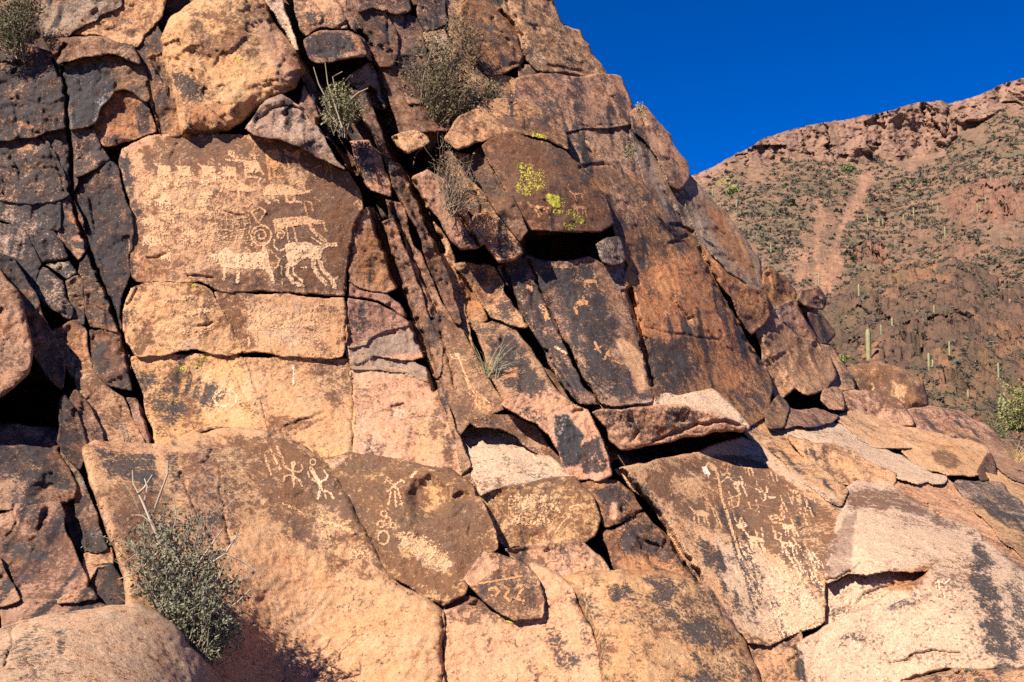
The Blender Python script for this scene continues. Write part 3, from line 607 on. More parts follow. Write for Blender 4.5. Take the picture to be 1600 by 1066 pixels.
R('D1', 'rock_slab', 'smooth grey slab beside the shrub at the top left corner', "60,32 85,-40 185,-40 186,8 150,22 148,30 120,45 104,56 70,60", tint='gp', b=.3, k=.3, r=6, d=-.04, seal=2.5)
R('D2', 'rock_ledge', 'brown overhanging ledge above the smooth blue grey slab', "70,62 104,56 140,55 165,59 187,70 205,73 217,97 190,88 165,83 140,87 108,97 92,98 84,80", tint='pk', b=.6, k=.3, r=8, d=-.16)
R('D3', 'rock_slab', 'ochre rock face above the brown overhanging ledge', "108,52 150,31 186,9 188,-40 262,-40 250,25 225,50 213,70 187,67 150,54", tint='tan', b=.4, k=.1, r=7, seal=2.5)
R('D4', 'rock_slab', 'narrow brown strip left of the big tan dome', "214,72 240,38 254,68 262,110 275,150 283,207 254,211 245,180 232,130 220,100", tint='or', b=.6, k=.3, r=6, seal=2.5)
R('D5', 'rock_slab', 'big rounded ochre dome with dark varnish above the main panel', "254,62 270,30 300,8 360,-40 400,-40 425,28 450,60 480,110 462,138 430,148 410,164 380,193 360,204 285,208 276,150 262,100", tint='tan', b=.35, k=.08, r=32, bulge=0.2, d=-.15)
R('D6', 'rock_ledge', 'pinkish grey layered ledge sheltering the top right of the main panel', "382,200 408,167 440,150 465,168 490,200 520,240 537,264 500,244 470,225 430,214 395,207", tint='gp', b=.25, k=.1, r=8, d=-.22, p=.15, grain=.01)
# main panel and the bands below it
R('M1', 'rock_slab', 'main ochre panel crowded with sheep and spiral engravings', "184,250 190,231 220,217 260,211 330,209 400,212 450,222 500,245 540,270 561,300 566,325 553,350 545,400 541,440 540,462 500,462 450,456 390,455 340,452 320,445 290,440 240,440 212,443 200,420 205,380 205,330 195,290", tint=(.52,.29,.15), b=.4, k=.05, r=5, bulge=0.02, fac=0.28, rough=0.55, T=.8)
R('M2', 'rock_block', 'orange brown stone right of the main panel beside the dark crevice', "568,330 583,325 598,370 610,410 619,450 605,457 580,455 545,441 546,400 555,350", tint='pk', b=.3, k=.1, r=4, fac=.5)
R('M3', 'rock_piece', None, "545,444 580,458 605,460 622,475 632,492 620,487 590,470 545,463", tint='pk', b=.35, k=.15, r=4)
R('M4', 'rock_block', 'grey brown stone with a dark left edge right of the second band', "544,466 590,473 620,490 636,505 602,516 576,526 571,538 541,540", tint='pk', b=.3, k=.3, r=4, fac=.5)
R('M5', 'rock_block', 'pinkish grey wedge stone beneath the dark edged stone', "541,543 572,541 579,528 604,519 640,504 652,522 666,553 645,562 620,557 585,553 545,558", tint='rose', b=.1, k=.05, r=5, fac=.6)
R('M6', 'rock_block', 'ochre block with faded marks under the left of the main panel', "190,488 205,450 240,443 290,442 320,449 332,457 347,490 376,549 340,552 300,548 250,553 214,555 200,530", tint=(.55,.30,.135), b=0.24, k=.05, r=4, fac=0.3)
R('M7', 'rock_block', 'ochre block holding one wide pale rectangular engraved animal', "336,457 390,459 450,459 500,465 539,466 539,540 535,556 500,558 440,555 381,551 352,490", tint=(.55,.30,.135), b=0.24, k=.03, r=4, fac=0.3, rough=0.55)
R('M8', 'rock_block', 'tan lower block with a dark rippled left side', "207,562 250,556 300,552 345,556 378,561 401,620 416,676 350,668 300,678 262,692 246,692 234,655 220,605", tint=(.55,.30,.135), b=0.24, k=.08, r=4, fac=0.3, d=.03)
R('M9', 'rock_block', 'tan lower block with a diagonal ledge near its foot', "382,560 440,558 500,561 543,560 549,600 551,650 548,712 510,725 470,705 430,688 418,676 403,620", tint=(.55,.30,.135), b=0.24, k=.03, r=4, fac=0.3, d=.03)
R('M10b', 'rock_piece', None, "547,561 590,556 640,564 664,578 675,597 635,581 590,575 549,573", tint='gp', b=.2, k=.05, r=4)
R('M10', 'rock_slab', 'wide rosy slab right of the tan lower blocks', "550,576 600,576 640,583 674,599 690,622 700,660 712,692 724,745 700,748 660,738 610,728 553,714 554,650", tint='rose', b=.28, k=.04, r=4, fac=0.4, d=.02)
# left edge and the cave
R('L1', 'boulder', 'brown boulder overhanging the black hollow at the left edge', "-180,410 0,420 20,445 40,500 48,545 42,580 20,605 0,618 -180,640", tint='pk', b=.5, k=.15, r=14, bulge=0.1, d=-.75, T=1.2)
R('L2', 'rock_fin', 'leaning brown slab right of the overhanging left boulder', "-180,390 0,397 22,402 40,430 60,480 85,530 98,562 96,605 75,588 57,557 50,540 42,500 22,448 0,424 -180,414", tint='br', b=.5, k=.3, r=7, d=-.4, tx=.35, T=1.0, fac=1.4)
R('F1', 'rock_fin', 'dark upright fin beside the black hollow', "94,690 97,640 101,620 114,640 126,672 133,697 125,730 108,715", tint='br', b=.6, k=.5, r=5, d=-.2, tx=.4)
R('F2', 'rock_fin', 'brown pointed fin leaning against the rosy slab', "111,625 118,611 136,632 150,660 161,692 135,694 123,655", tint='br', b=.5, k=.35, r=5, d=-.15, tx=.3)
R('L4', 'rock_slab', 'rosy brown slab at the foot of the cracked left wall', "118,582 142,578 165,600 195,622 206,652 226,700 200,705 160,705 155,668 140,632 125,610", tint='rose', b=0.5, k=.1, r=7, d=-.03)
R('L4b', 'rock_piece', None, "197,622 212,622 226,650 238,700 229,700 209,652", tint='pk', b=.3, k=.3, r=3)
R('L6', 'boulder', 'dark boulder with a pale chipped corner at the left edge', "-180,650 0,668 40,664 90,668 93,690 86,705 105,735 118,765 115,778 93,783 60,793 -180,815", tint='pk', b=.6, k=.35, r=7, bulge=0.06, d=-.05, ty=-.1)
R('L7', 'rock_fin', 'thin dark slab running down beside the shrub crevice', "88,708 102,702 122,742 140,785 158,830 167,857 150,862 134,858 123,820 119,775 106,737", tint='gp', b=.4, k=.5, r=6, d=.0)
R('L7b', 'rock_piece', None, "95,787 116,780 122,812 130,850 134,862 112,850 105,822", tint='br', b=.5, k=.6, r=4, d=.1)
R('L8', 'boulder', 'brown granular block with a notched top at the left edge', "-180,812 0,803 30,796 92,785 105,830 120,870 133,905 132,925 95,937 40,940 30,935 15,890 -180,870", tint='pk', b=.55, k=.1, r=7, bulge=.07, d=-.1)
R('L9', 'rock_piece', None, "132,864 150,862 173,858 176,880 152,885 136,905", tint='rose', b=.1, k=.05, r=4, ty=-.5)
R('L10', 'rock_block', 'small dark block behind the foreground tan boulder', "137,908 153,887 174,882 186,905 198,945 165,950 148,935", tint='br', b=.6, k=.5, r=5)
R('L11', 'rock_piece', None, "-180,872 0,874 12,897 28,938 5,946 -180,960", tint='pk', b=.35, k=.1, r=6, d=-.15)
R('L12', 'rock_ledge', 'low pinkish ledge behind the foreground tan boulder', "5,947 30,939 95,939 138,936 166,950 120,962 60,973 8,985", tint='pk', b=.15, k=.2, r=7, d=-.12, ty=-.4)
R('L12b', 'rock_piece', None, "92,941 115,928 140,922 151,936 120,939", tint='rose', b=.3, k=.15, r=5, d=-.16)
R('L13', 'boulder', 'big smooth tan boulder in the foreground corner', "-180,1000 0,985 60,968 120,957 180,948 215,947 245,960 275,985 300,1010 330,1045 360,1110 300,1180 -180,1180", tint=(.52,.31,.19), b=.15, k=.05, r=40, bulge=0.2, d=-0.8, fac=.3, rough=.8, p=.1, T=1.2)
# lower centre
R('R1', 'boulder', 'large tan granular rock with two engraved stick figures', "132,702 150,692 205,697 255,699 300,680 345,671 410,675 455,692 492,712 515,738 540,775 557,812 578,850 592,882 610,905 640,924 668,940 690,957 692,1120 200,1120 200,900 178,850 158,790", tint='rose', b=.2, k=.03, r=16, bulge=0.1, d=-.3, fac=.4, rough=.9, T=.9, seal=2.5)
R('R2', 'boulder', 'dark brown rock with a round hollow and pecked patches', "510,722 545,712 600,717 660,727 700,737 730,755 755,790 775,830 778,858 762,868 745,880 733,892 724,928 692,942 660,930 625,905 600,893 580,853 560,815 540,772", tint='tan', b=.75, k=.05, r=6, bulge=0.05, d=-0.2, fac=.5, rough=.8, T=.8, seal=3)
R('R2b', 'rock_piece', None, "694,945 724,930 742,938 762,950 720,948 697,953", tint='br', b=.7, k=.2, r=3, d=-.15)
R('R3', 'boulder', 'tan granular rock with a grey streaked right side at the bottom', "695,957 720,950 762,955 790,968 845,966 852,940 845,905 832,884 868,898 895,925 915,965 932,1010 937,1060 937,1120 695,1120", tint=(.50,.265,.14), b=.15, k=.12, r=12, bulge=.08, d=-0.2, fac=.4, rough=.9, seal=3)
R('R4', 'rock_block', 'small wedge rock with curled engravings and a rosy facet', "725,906 755,863 780,866 815,880 838,905 850,940 845,962 805,965 785,957 760,938", tint='tan', b=.5, k=.2, r=4, d=-0.26, fac=.5)
R('R5', 'boulder', 'rounded boulder with dark stained top at the bottom centre', "886,905 900,898 930,895 985,896 1050,900 1085,908 1110,925 1140,970 1165,1010 1180,1050 1195,1120 939,1120 938,1050 927,990 907,942", tint='tan', b=.25, k=.35, r=24, bulge=0.18, d=-0.26, fac=.4, rough=.9, T=.9, seal=3)
# centre
R('N1c', 'rock_ledge', 'curled brown lip above the pale sloping ledge', "736,656 760,650 800,650 836,665 852,690 877,722 884,740 860,716 830,702 808,682 780,670 745,667", tint='pk', b=.55, k=.2, r=6, d=0.0, tx=.2, seal=2.5, bf=0.6)
R('N1a', 'rock_ledge', 'bright pale sloping ledge in the middle of the cliff foot', "721,684 738,669 780,672 810,686 830,704 860,718 884,742 896,748 850,750 790,760 752,772 736,732", tint='pale', b=.12, k=.02, p=.5, r=6, ty=-1.0, d=.05, fac=.7, seal=3)  # pale tint also carries the sunlight on this upward-facing ledge
R('N1b', 'rock_block', 'grey brown block with faint scratchings below the bright ledge', "753,774 790,762 850,752 897,750 921,776 936,815 930,836 905,846 880,849 786,856 773,840 762,800", tint='tan', b=.6, k=.1, r=4, d=-.07, fac=.5, seal=3, bf=0.6)
R('N2', 'rock_block', 'angular rock half covered by a smooth black patch', "786,634 800,622 830,612 865,612 895,630 920,641 932,670 950,710 957,741 940,748 905,752 886,738 873,705 856,682 835,662 800,646", tint='rose', b=.2, k=.12, r=5, d=-.25, fac=.6, T=.8, bf=0.35)
R('N3', 'rock_slab', 'long slab overhanging a black gap above the right panel', "921,644 932,637 975,640 1030,633 1062,631 1090,638 1118,646 1145,657 1167,666 1160,673 1120,674 1090,679 1050,688 1005,700 970,706 950,688 944,668", tint='rose', b=.3, k=.2, r=7, bulge=0.1, d=-0.2, ty=0.25, fac=.7, T=1.1, gap=0.3, seal=0, bf=0.12, tx=0.1)
build_block('N3t', 'sunlit_top', None, pts("926,634 940,627 975,631 1030,621 1085,614 1110,613 1136,635 1168,666 1145,660 1118,649 1090,641 1062,635 1030,637 975,644 936,642"), d=-.14, bf=.3, ty=-1.3, r=6, tint='pale', b=.12, k=.03, p=.45, parent=BLOCKS['N3'].obj, seal=2, fac=.6, T=.5)  # pale tint puts the slab top's sunlit brightness into its colour
R('N4', 'rock_block', 'dark block with a rosy chip beneath the angular black patched rock', "906,758 945,751 963,753 985,776 1004,796 985,805 966,817 946,825 940,800 925,776", tint='or', b=.5, k=.4, r=5, seal=2.5)
R('N5', 'rock_block', 'orange stained slab left of the long dark diagonal crack', "942,832 970,821 1005,799 1040,841 1060,866 1086,908 1060,904 1000,899 966,896 952,862", tint='or', b=.5, k=.3, r=6, seal=2.5)
R('N6', 'rock_block', 'rosy brown rock squeezed between small wedge and scratched block', "786,860 880,852 906,849 935,870 952,897 890,902 850,896 825,884 800,870", tint='rose', b=.45, k=.15, r=4, d=-.06, seal=3)
# right panel and white rocks
R('P1', 'rock_slab', 'dark brown tilted panel crowded with pale sheep engravings', "960,733 1000,725 1040,719 1080,709 1120,697 1160,686 1192,696 1222,720 1242,745 1280,768 1312,788 1312,802 1305,850 1290,890 1287,940 1286,970 1250,986 1202,1006 1172,1003 1150,978 1120,935 1095,907 1060,857 1025,802 985,757", tint='tan', b=.3, k=.1, r=4, bulge=0.04, d=-0.1, ty=-.12, tx=.12, fac=.35, rough=0.55, T=.8, seal=1)
R('P2', 'rock_block', 'rosy rock with a black streak under the right panel', "1174,1010 1202,1009 1248,990 1254,1030 1268,1120 1198,1120 1183,1050", tint='tan', b=.25, k=.1, r=6, d=-0.1, p=0.1, seal=3)
R('Q1a', 'boulder', 'bleached white rock with a brown upper slope on the right', "1315,802 1320,772 1340,758 1385,760 1420,785 1470,815 1528,832 1531,845 1515,856 1490,874 1455,886 1420,889 1385,886 1345,896 1328,894 1291,909 1289,882 1301,845", tint='pale', b=.2, k=.03, p=0.5, r=6, bulge=0.06, d=-.05, ty=-.35, fac=.6, seal=3.5, rough=0.55)
R('Q1b', 'rock_block', 'small bleached wedge beneath the white rock', "1291,912 1330,897 1345,899 1385,890 1452,889 1446,905 1420,916 1390,931 1345,955 1330,960 1290,972 1288,942", tint='pale', b=.12, k=.08, p=0.5, r=6, d=0.0, ty=-.15, fac=.6, seal=5, rough=0.4)
R('Q1c', 'boulder', 'large cream boulder with black streaks down its right side', "1251,1010 1290,987 1335,962 1390,933 1448,906 1460,890 1495,876 1532,850 1555,862 1590,890 1640,925 1760,1000 1760,1060 1600,1038 1572,1046 1480,1040 1400,1068 1340,1120 1268,1120 1257,1060", tint=(.50,.31,.195), b=0.12, k=.06, p=0.5, r=12, bulge=0.08, d=-.18, fac=.5, rough=0.6, T=.8, seal=4.5)
R('Q1e', 'boulder', 'flat greyish rock in the bottom right corner', "1402,1072 1440,1058 1490,1045 1540,1048 1600,1042 1760,1062 1760,1160 1402,1160", tint='tan', b=.2, k=.2, r=14, bulge=.1, d=-.35, p=0.15)
R('T1', 'rock_slab', 'rosy brown slab descending from the end of the overhanging slab', "1168,673 1195,660 1220,672 1240,700 1270,725 1297,748 1320,768 1312,786 1280,766 1243,743 1218,714 1192,692", tint='tan', b=0.3, k=.15, r=5, bulge=.07, d=0.03, ty=-.2, p=0.2, seal=3.5, fac=1.3)
R('T2', 'rock_slab', 'long pale slab sloping down across the right ledges', "1225,674 1265,668 1300,665 1330,672 1370,700 1420,725 1450,742 1472,749 1440,752 1400,738 1370,726 1345,713 1310,701 1280,691 1250,683", tint='pale', b=.15, k=.02, p=.35, r=4, ty=-0.35, fac=.5, seal=5, d=0.05)
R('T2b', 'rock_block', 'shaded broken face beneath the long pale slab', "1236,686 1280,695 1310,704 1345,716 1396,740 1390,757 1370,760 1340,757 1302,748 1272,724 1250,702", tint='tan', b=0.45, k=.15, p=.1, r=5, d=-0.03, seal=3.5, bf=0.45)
R('T3', 'rock_slab', 'long brown slab running to the right edge above the cream boulder', "1380,757 1402,741 1440,754 1472,751 1490,765 1500,772 1520,792 1550,822 1580,852 1600,872 1660,940 1640,925 1600,895 1560,862 1530,838 1480,816 1430,787 1400,766", tint='tan', b=0.4, k=.1, r=9, bulge=.06, d=0.03, ty=-.1, p=0.1, seal=3.5, fac=1.3)
R('T4', 'rock_block', 'blue grey block near the right edge', "1496,757 1560,761 1590,786 1600,800 1680,815 1680,832 1580,827 1550,807 1520,782", tint='gp', b=.35, k=.45, r=6, d=0.03, seal=3.5, bf=0.55)
R('T5', 'rock_piece', None, "1526,793 1550,809 1576,827 1600,834 1700,850 1700,960 1630,905 1600,872 1560,832", tint='tan', b=.35, k=.15, r=6, seal=3.5, fac=1.3)
R('T6', 'rock_slab', 'ochre ledge with a brown half round stain on the right', "1408,702 1440,695 1480,690 1510,692 1540,705 1546,720 1536,736 1520,740 1490,737 1450,737 1425,722", tint='tan', b=.15, k=.05, p=.15, r=5, d=0.04, seal=3.5, bf=0.6)
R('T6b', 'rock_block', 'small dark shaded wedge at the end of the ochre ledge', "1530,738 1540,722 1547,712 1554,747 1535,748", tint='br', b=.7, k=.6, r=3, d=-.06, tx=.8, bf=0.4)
R('T7', 'rock_ledge', 'thin layered tan ledges behind the long pale slab', "1305,652 1345,648 1380,655 1410,665 1470,680 1505,691 1440,694 1405,701 1370,698 1330,670", tint='tan', b=.25, k=.08, r=6, ty=-0.2, p=0.25, seal=3.5, fac=1.3, d=0.04)
R('T8', 'rock_block', 'squat brown block in front of the domed boulder', "1285,622 1330,618 1370,616 1400,630 1420,655 1426,663 1405,665 1375,656 1330,650 1300,642", tint='rose', b=.45, k=.1, r=8, bulge=.1, d=-0.06, seal=3.5, fac=1.3, bf=0.35)
R('T9', 'boulder', 'dark domed boulder with faint engravings below the green saguaro', "1306,582 1340,575 1375,570 1410,578 1440,600 1447,630 1440,638 1410,643 1390,640 1370,622 1320,615 1306,600", tint='tan', b=.6, k=.1, r=22, bulge=.3, d=-0.1, fac=.4, T=1.5, bf=0.25)
R('T10', 'boulder', 'smooth grey brown whaleback rock right of the domed boulder', "1412,648 1450,640 1500,645 1540,670 1560,690 1585,715 1560,718 1530,698 1480,684 1440,675", tint='rose', b=.5, k=.25, r=14, bulge=0.15, d=0.0, fac=.4, T=1.2, seal=3.5, bf=0.6)
R('T11', 'boulder', 'dark split boulder at the right end of the ledges', "1483,690 1500,680 1530,678 1560,690 1600,700 1700,710 1700,770 1600,752 1565,730 1535,708", tint='pk', b=.45, k=.3, r=7, bulge=.12, d=0.0, seal=3.5)
R('T12', 'rock_ledge', 'orange rock shelf at the right edge', "1543,728 1570,740 1600,756 1700,775 1700,812 1600,795 1585,780 1555,757", tint='tan', b=.3, k=.08, r=7, d=0.02, ty=-.4, p=0.2, seal=3.5, fac=1.3)
# top centre
R('Y1', 'rock_block', 'tan and grey block at the top edge above the black niche', "457,-40 530,-40 536,0 540,25 545,46 500,46 480,60 468,50 460,20", tint='tan', b=.4, k=.25, r=7)
R('Y2', 'rock_block', 'blue black block overhanging the black niche', "472,62 500,48 545,47 565,60 573,86 555,91 530,96 500,102 486,98 477,80", tint='pk', b=.4, k=.3, r=10, d=-0.28, T=1.0, gap=0.3, seal=0)
R('Y3', 'rock_fin', 'narrow white strip of rock at the top edge', "414,-40 440,-40 441,0 456,40 467,80 461,80 444,46 416,2", tint='pale', b=.05, k=0, p=.5, r=4, d=-.08)
R('Y4', 'rock_fin', 'pinkish brown fin descending from the white strip', "402,-40 413,-40 416,6 443,48 463,84 476,130 497,190 485,190 468,166 482,112 452,60 428,28", tint='pk', b=.35, k=.1, r=4, d=.05, grain=.015)
R('Y5', 'rock_fin', 'long dark fin between pink fin and small upper shrub', "463,86 476,96 500,150 525,200 545,240 560,272 543,265 520,222 498,186 480,135", tint='br', b=.5, k=.4, r=4, d=.1, grain=.02, tx=.3)
R('Y6', 'rock_slab', 'smooth blue grey slab below the black niche', "536,122 572,100 582,96 592,130 606,166 598,172 585,168 566,146", tint='gp', b=.15, k=.5, r=4, d=.12)
R('Y6b', 'rock_fin', 'grey upright fin right of the blue black block', "540,-40 556,-40 562,20 574,60 580,92 574,88 566,58 548,46 542,20", tint='pk', b=.35, k=.35, r=4)
R('Y7', 'rock_slab', 'brown column of rock under the top edge', "560,22 580,10 600,25 615,50 619,80 613,101 590,103 577,60", tint='or', b=.6, k=.3, r=6, d=-.04)
R('Y8', 'rock_block', 'dark capstone cut by the top edge', "562,-40 642,-40 640,15 625,21 602,16 580,7 564,15", tint='pk', b=.55, k=.3, r=6, d=-.1)
R('Y9', 'rock_slab', 'grey brown slab behind the big twiggy shrub', "603,26 622,22 650,30 660,60 668,100 690,160 640,165 625,110 620,60", tint='pk', b=.45, k=.35, r=5, d=.05)
R('Y9b', 'rock_slab', 'brown strip beneath the column behind the twiggy shrub', "590,106 618,104 640,168 690,165 700,200 660,205 625,210 610,165", tint='br', b=.5, k=.2, r=5, d=.08)
R('Y10', 'rock_block', 'pale rosy block above the big twiggy shrub', "663,52 696,44 713,80 702,97 682,98 670,75", tint='rose', b=.1, k=.15, r=5, d=-.06)
R('Y10b', 'rock_piece', None, "645,-40 690,-40 700,40 664,48 655,25", tint='pk', b=.4, k=.5, r=6)
R('Y11', 'rock_slab', 'brown slab with a dark lower corner near the skyline', "722,12 760,-40 770,0 791,25 812,60 820,84 811,100 780,112 762,112 742,86 728,50", tint='or', b=.6, k=.2, r=7, seal=2.5)
R('Y12', 'rock_slab', 'ochre strip running down beside the brown skyline slab', "694,-40 742,-40 720,8 725,50 738,88 760,116 800,125 806,150 780,156 750,132 720,98 703,50", tint='tan', b=.4, k=.2, r=5, d=.06, seal=2.5)
R('Y13', 'rock_piece', None, "690,105 715,95 750,135 780,158 760,162 720,180 700,150", tint='tan', b=.35, k=.2, r=6)
# right skyline
R('U1', 'rock_slab', 'tan mottled rock forming the top of the skyline', "765,-60 840,-60 858,0 880,40 905,48 925,85 945,120 935,122 880,112 840,106 822,84 814,52 792,20", tint='tan', b=.5, k=.12, r=12, bulge=.12, seal=2.5)
R('U1b', 'rock_piece', None, "812,104 842,108 880,114 930,123 900,123 850,120 815,124", tint='pk', b=.4, k=.4, r=4, d=.05)
R('U2', 'rock_block', 'square grey brown block with a dark vertical streak on the skyline', "810,127 850,120 900,123 945,122 965,125 978,150 986,192 970,196 910,199 870,212 842,206 820,172 808,150", tint='rose', b=.4, k=.2, r=6, d=-.06, fac=.7, seal=2.5)
R('U3', 'rock_slab', 'brown face under the square streaked block', "868,214 910,201 970,199 986,196 1000,220 1010,258 1000,282 960,268 942,260 914,266 892,242", tint='rose', b=.5, k=.2, r=8, seal=2.5)
R('U4', 'rock_block', 'leaning tan block with a shaded foot on the skyline', "985,176 1005,170 1026,195 1046,225 1071,262 1073,280 1062,294 1049,286 1031,242 1011,216 990,200", tint='pk', b=.3, k=.15, r=7, d=-.15, seal=2.5)
R('U5', 'rock_slab', 'grey pink slab beneath the leaning tan block', "986,202 1010,219 1030,244 1048,287 1061,300 1081,345 1076,356 1052,352 1031,322 1016,292 1003,257", tint='gp', b=.2, k=.2, r=7, seal=2.5)
R('V1', 'rock_block', 'dark brown overhanging block with bright yellow lichen', "752,228 770,215 800,206 850,221 885,236 920,275 945,310 958,350 940,361 900,364 860,364 828,360 810,330 785,288", tint='or', b=.75, k=.1, r=4, d=-0.27, ty=.1, fac=.4, T=1.2, gap=0.3, seal=0)
R('V1b', 'rock_block', 'dark left flank of the lichen covered block', "735,238 750,230 784,290 826,360 812,374 780,332 747,278", tint='br', b=.8, k=.4, r=5, d=-0.22, tx=-.5, T=1.0)  # dark brown tint, deepened to hold the flank's partial shade
R('V2', 'rock_slab', 'thick arched slab roofing the lichen covered block', "698,216 720,182 760,160 800,158 830,165 862,186 886,215 889,236 850,219 800,203 770,211 742,226 715,236", tint='tan', b=.5, k=.15, r=8, bulge=0.08, d=-0.32, T=1.2)
R('V3', 'rock_slab', 'smooth rosy slab pointing down beside the dead twigs', "648,282 668,270 700,290 715,312 730,345 756,376 748,383 720,387 705,372 690,347 665,312", tint='rose', b=.3, k=.15, r=8, d=-0.25, fac=.5, T=.9)
R('V4', 'rock_block', 'rounded rosy stone beside the smooth pointing slab', "735,346 760,335 785,345 801,370 813,396 800,406 780,406 765,387 752,364", tint='rose', b=.25, k=.2, r=12, bulge=.1, d=-0.22, T=.9)
R('V5', 'rock_piece', None, "700,240 735,240 780,335 805,372 785,345 740,335 715,300", tint='tan', b=.5, k=.3, r=6, d=.02)
R('V6', 'rock_slab', 'brown flank rising between lichen block and square block', "892,246 914,268 940,304 956,345 966,372 985,412 972,440 962,412 976,404 966,376 958,348 946,310 921,275", tint='pk', b=.4, k=.15, r=4, d=.05)
# central fins and slabs
R('G1', 'rock_fin', 'long brown fin right of the dark crevice', "588,352 610,345 626,372 641,420 656,462 671,502 692,545 684,590 665,548 640,482 614,420", tint='pk', b=.4, k=.25, r=4, d=-.05, grain=.02)
R('G2', 'rock_fin', 'rosy layered fin with an orange flake', "602,312 630,318 641,370 665,420 690,478 712,502 690,502 668,492 648,440 630,372 612,342", tint='pk', b=.35, k=.2, r=4, grain=.02)
R('G3', 'rock_fin', 'thin brown splinter rib beside the smooth pointing slab', "606,250 622,258 642,292 672,372 702,442 718,505 712,502 690,450 660,382 632,316 615,290", tint='br', b=.5, k=.3, r=3, d=-.12, grain=.02)
R('G3b', 'rock_fin', 'ochre splinter rib along the grit filled gully', "640,296 662,318 700,380 712,430 728,500 745,560 735,540 718,500 700,436 672,368", tint='tan', b=.4, k=.15, r=3, d=.0, grain=.03)
R('G3c', 'rock_fin', 'dark upper rib in the black diagonal crevice', "546,136 570,146 588,180 606,236 616,262 640,312 628,314 606,262 584,215 560,165", tint='br', b=.5, k=.4, r=4, d=-.05, grain=.02)
R('G4', 'rock_block', 'dark capped rosy block below the small upper shrub', "548,222 575,220 596,240 606,272 612,308 600,308 578,292 562,262", tint='rose', b=.25, k=.1, r=5, d=.02)
R('G5', 'rock_block', 'small tan slab jutting over a black pocket', "612,214 650,205 667,222 636,236 620,228", tint='tan', b=.2, k=.1, r=4, d=-.3, ty=-.3, T=.7)
R('G6', 'rock_slab', 'brown slab engraved with one thin armed figure', "660,503 690,499 720,514 736,540 751,580 776,620 797,638 775,647 740,652 720,680 707,642 691,592 676,552", tint='pk', b=.55, k=.15, r=6, d=-.06, fac=.4)
R('G8', 'rock_fin', 'rosy strip between wide rosy slab and bright ledge', "685,600 702,640 718,684 734,732 750,772 760,800 742,770 726,745 714,692 702,660 692,624", tint='pk', b=.3, k=.1, r=4, d=-.02)
R('W2', 'rock_block', 'orange pyramid shaped stone beneath the black pocket', "700,440 722,432 746,459 762,492 764,502 735,504 720,482", tint='or', b=.3, k=.05, r=4, d=.02, fac=1.6)
R('W1', 'rock_slab', 'orange and grey slab hanging below the rounded rosy stone', "712,416 770,418 786,450 806,485 822,510 800,507 780,502 766,497 746,457 726,431", tint='tan', b=.3, k=.35, r=5, d=-.03)
R('W3', 'rock_slab', 'black varnished slab beside the grass tuft', "735,506 775,501 800,510 836,560 862,600 884,628 850,617 812,614 790,625 771,592 754,542", tint='pk', b=.4, k=.4, r=6, d=-.02)
R('W4', 'rock_slab', 'long black slab with orange flecks', "781,416 815,406 831,430 856,490 881,540 911,600 938,632 905,632 872,592 846,542 817,490", tint='pk', b=.4, k=.55, r=5, d=-.02, fac=.7)
R('W5', 'rock_slab', 'wide dipping black slab with small orange engravings', "822,402 850,413 880,411 920,400 945,420 966,455 986,500 1006,560 1019,610 1016,626 960,634 940,630 912,590 882,530 857,470 836,426", tint='pk', b=.35, k=.45, r=6, fac=.5)
R('W6', 'rock_block', 'small grey stone hanging at the end of the black gap', "934,381 950,373 965,374 976,405 960,411 944,406", tint='gp', b=.2, k=.6, r=7, d=-.2)
R('W6b', 'rock_piece', None, "948,414 970,418 982,446 966,452", tint='gp', b=.3, k=.4, r=4)
R('X0', 'rock_piece', None, "972,444 990,440 1008,500 1000,535 985,492", tint='pk', b=.4, k=.3, r=6, fac=1.5)
# right cliff
R('X1', 'rock_slab', 'broad orange brown cliff face above the overhanging slab', "945,262 1000,284 1020,300 1050,354 1078,360 1092,386 1110,422 1130,466 1160,522 1192,572 1203,612 1196,650 1165,664 1136,634 1110,614 1060,620 1030,628 1022,600 1004,540 1000,500 988,450 978,440 986,412 966,372 956,346 940,306 918,270", tint='or', b=0.4, k=.22, r=6, fac=.8, seal=2.5)
R('X2', 'rock_slab', 'grey and orange flank sloping away below the skyline', "1064,300 1076,280 1096,300 1130,330 1160,370 1186,410 1192,446 1180,456 1160,441 1131,420 1111,396 1096,378 1085,347", tint='gp', b=.25, k=.1, r=8, bulge=.12, seal=2.5)
R('X3', 'rock_block', 'shaded brown nose under the grey and orange flank', "1096,388 1130,422 1160,444 1191,460 1200,492 1182,512 1174,522 1160,502 1141,467 1114,430", tint='or', b=.4, k=.15, r=7, d=-.05, fac=1.6, seal=2.5, bf=0.7)
R('X4', 'rock_block', 'small brown skyline block beside a dark notch', "1192,426 1200,418 1226,430 1241,460 1236,471 1206,481 1197,457", tint='or', b=.4, k=.15, r=4, d=-.08, seal=2.5, fac=1.6, bf=0.6)
R('X5', 'rock_block', 'block with a pale top on the descending skyline', "1206,485 1240,473 1256,500 1269,531 1255,534 1240,527 1220,507", tint='pk', b=.4, k=.15, r=4, d=-.1, seal=2.5, fac=1.6, bf=0.6)
R('X6', 'rock_slab', 'pleated grey pink rock above the small black cave', "1180,516 1200,493 1220,509 1245,531 1270,536 1291,560 1299,586 1288,603 1262,612 1240,600 1216,622 1206,602 1196,570", tint='pk', b=0.25, k=0.05, r=8, fac=1.8, d=-.08, seal=2.5, bf=0.6)
R('X7', 'rock_block', 'dark knob of rock jutting from the skyline', "1252,456 1276,449 1292,470 1286,486 1262,482 1250,472", tint='pk', b=.4, k=.35, r=4, d=.1, fac=1.8, bf=0.5)
R('X7b', 'rock_piece', None, "1262,488 1284,494 1302,522 1288,536 1268,530", tint='br', b=.5, k=.4, r=6, d=.1)
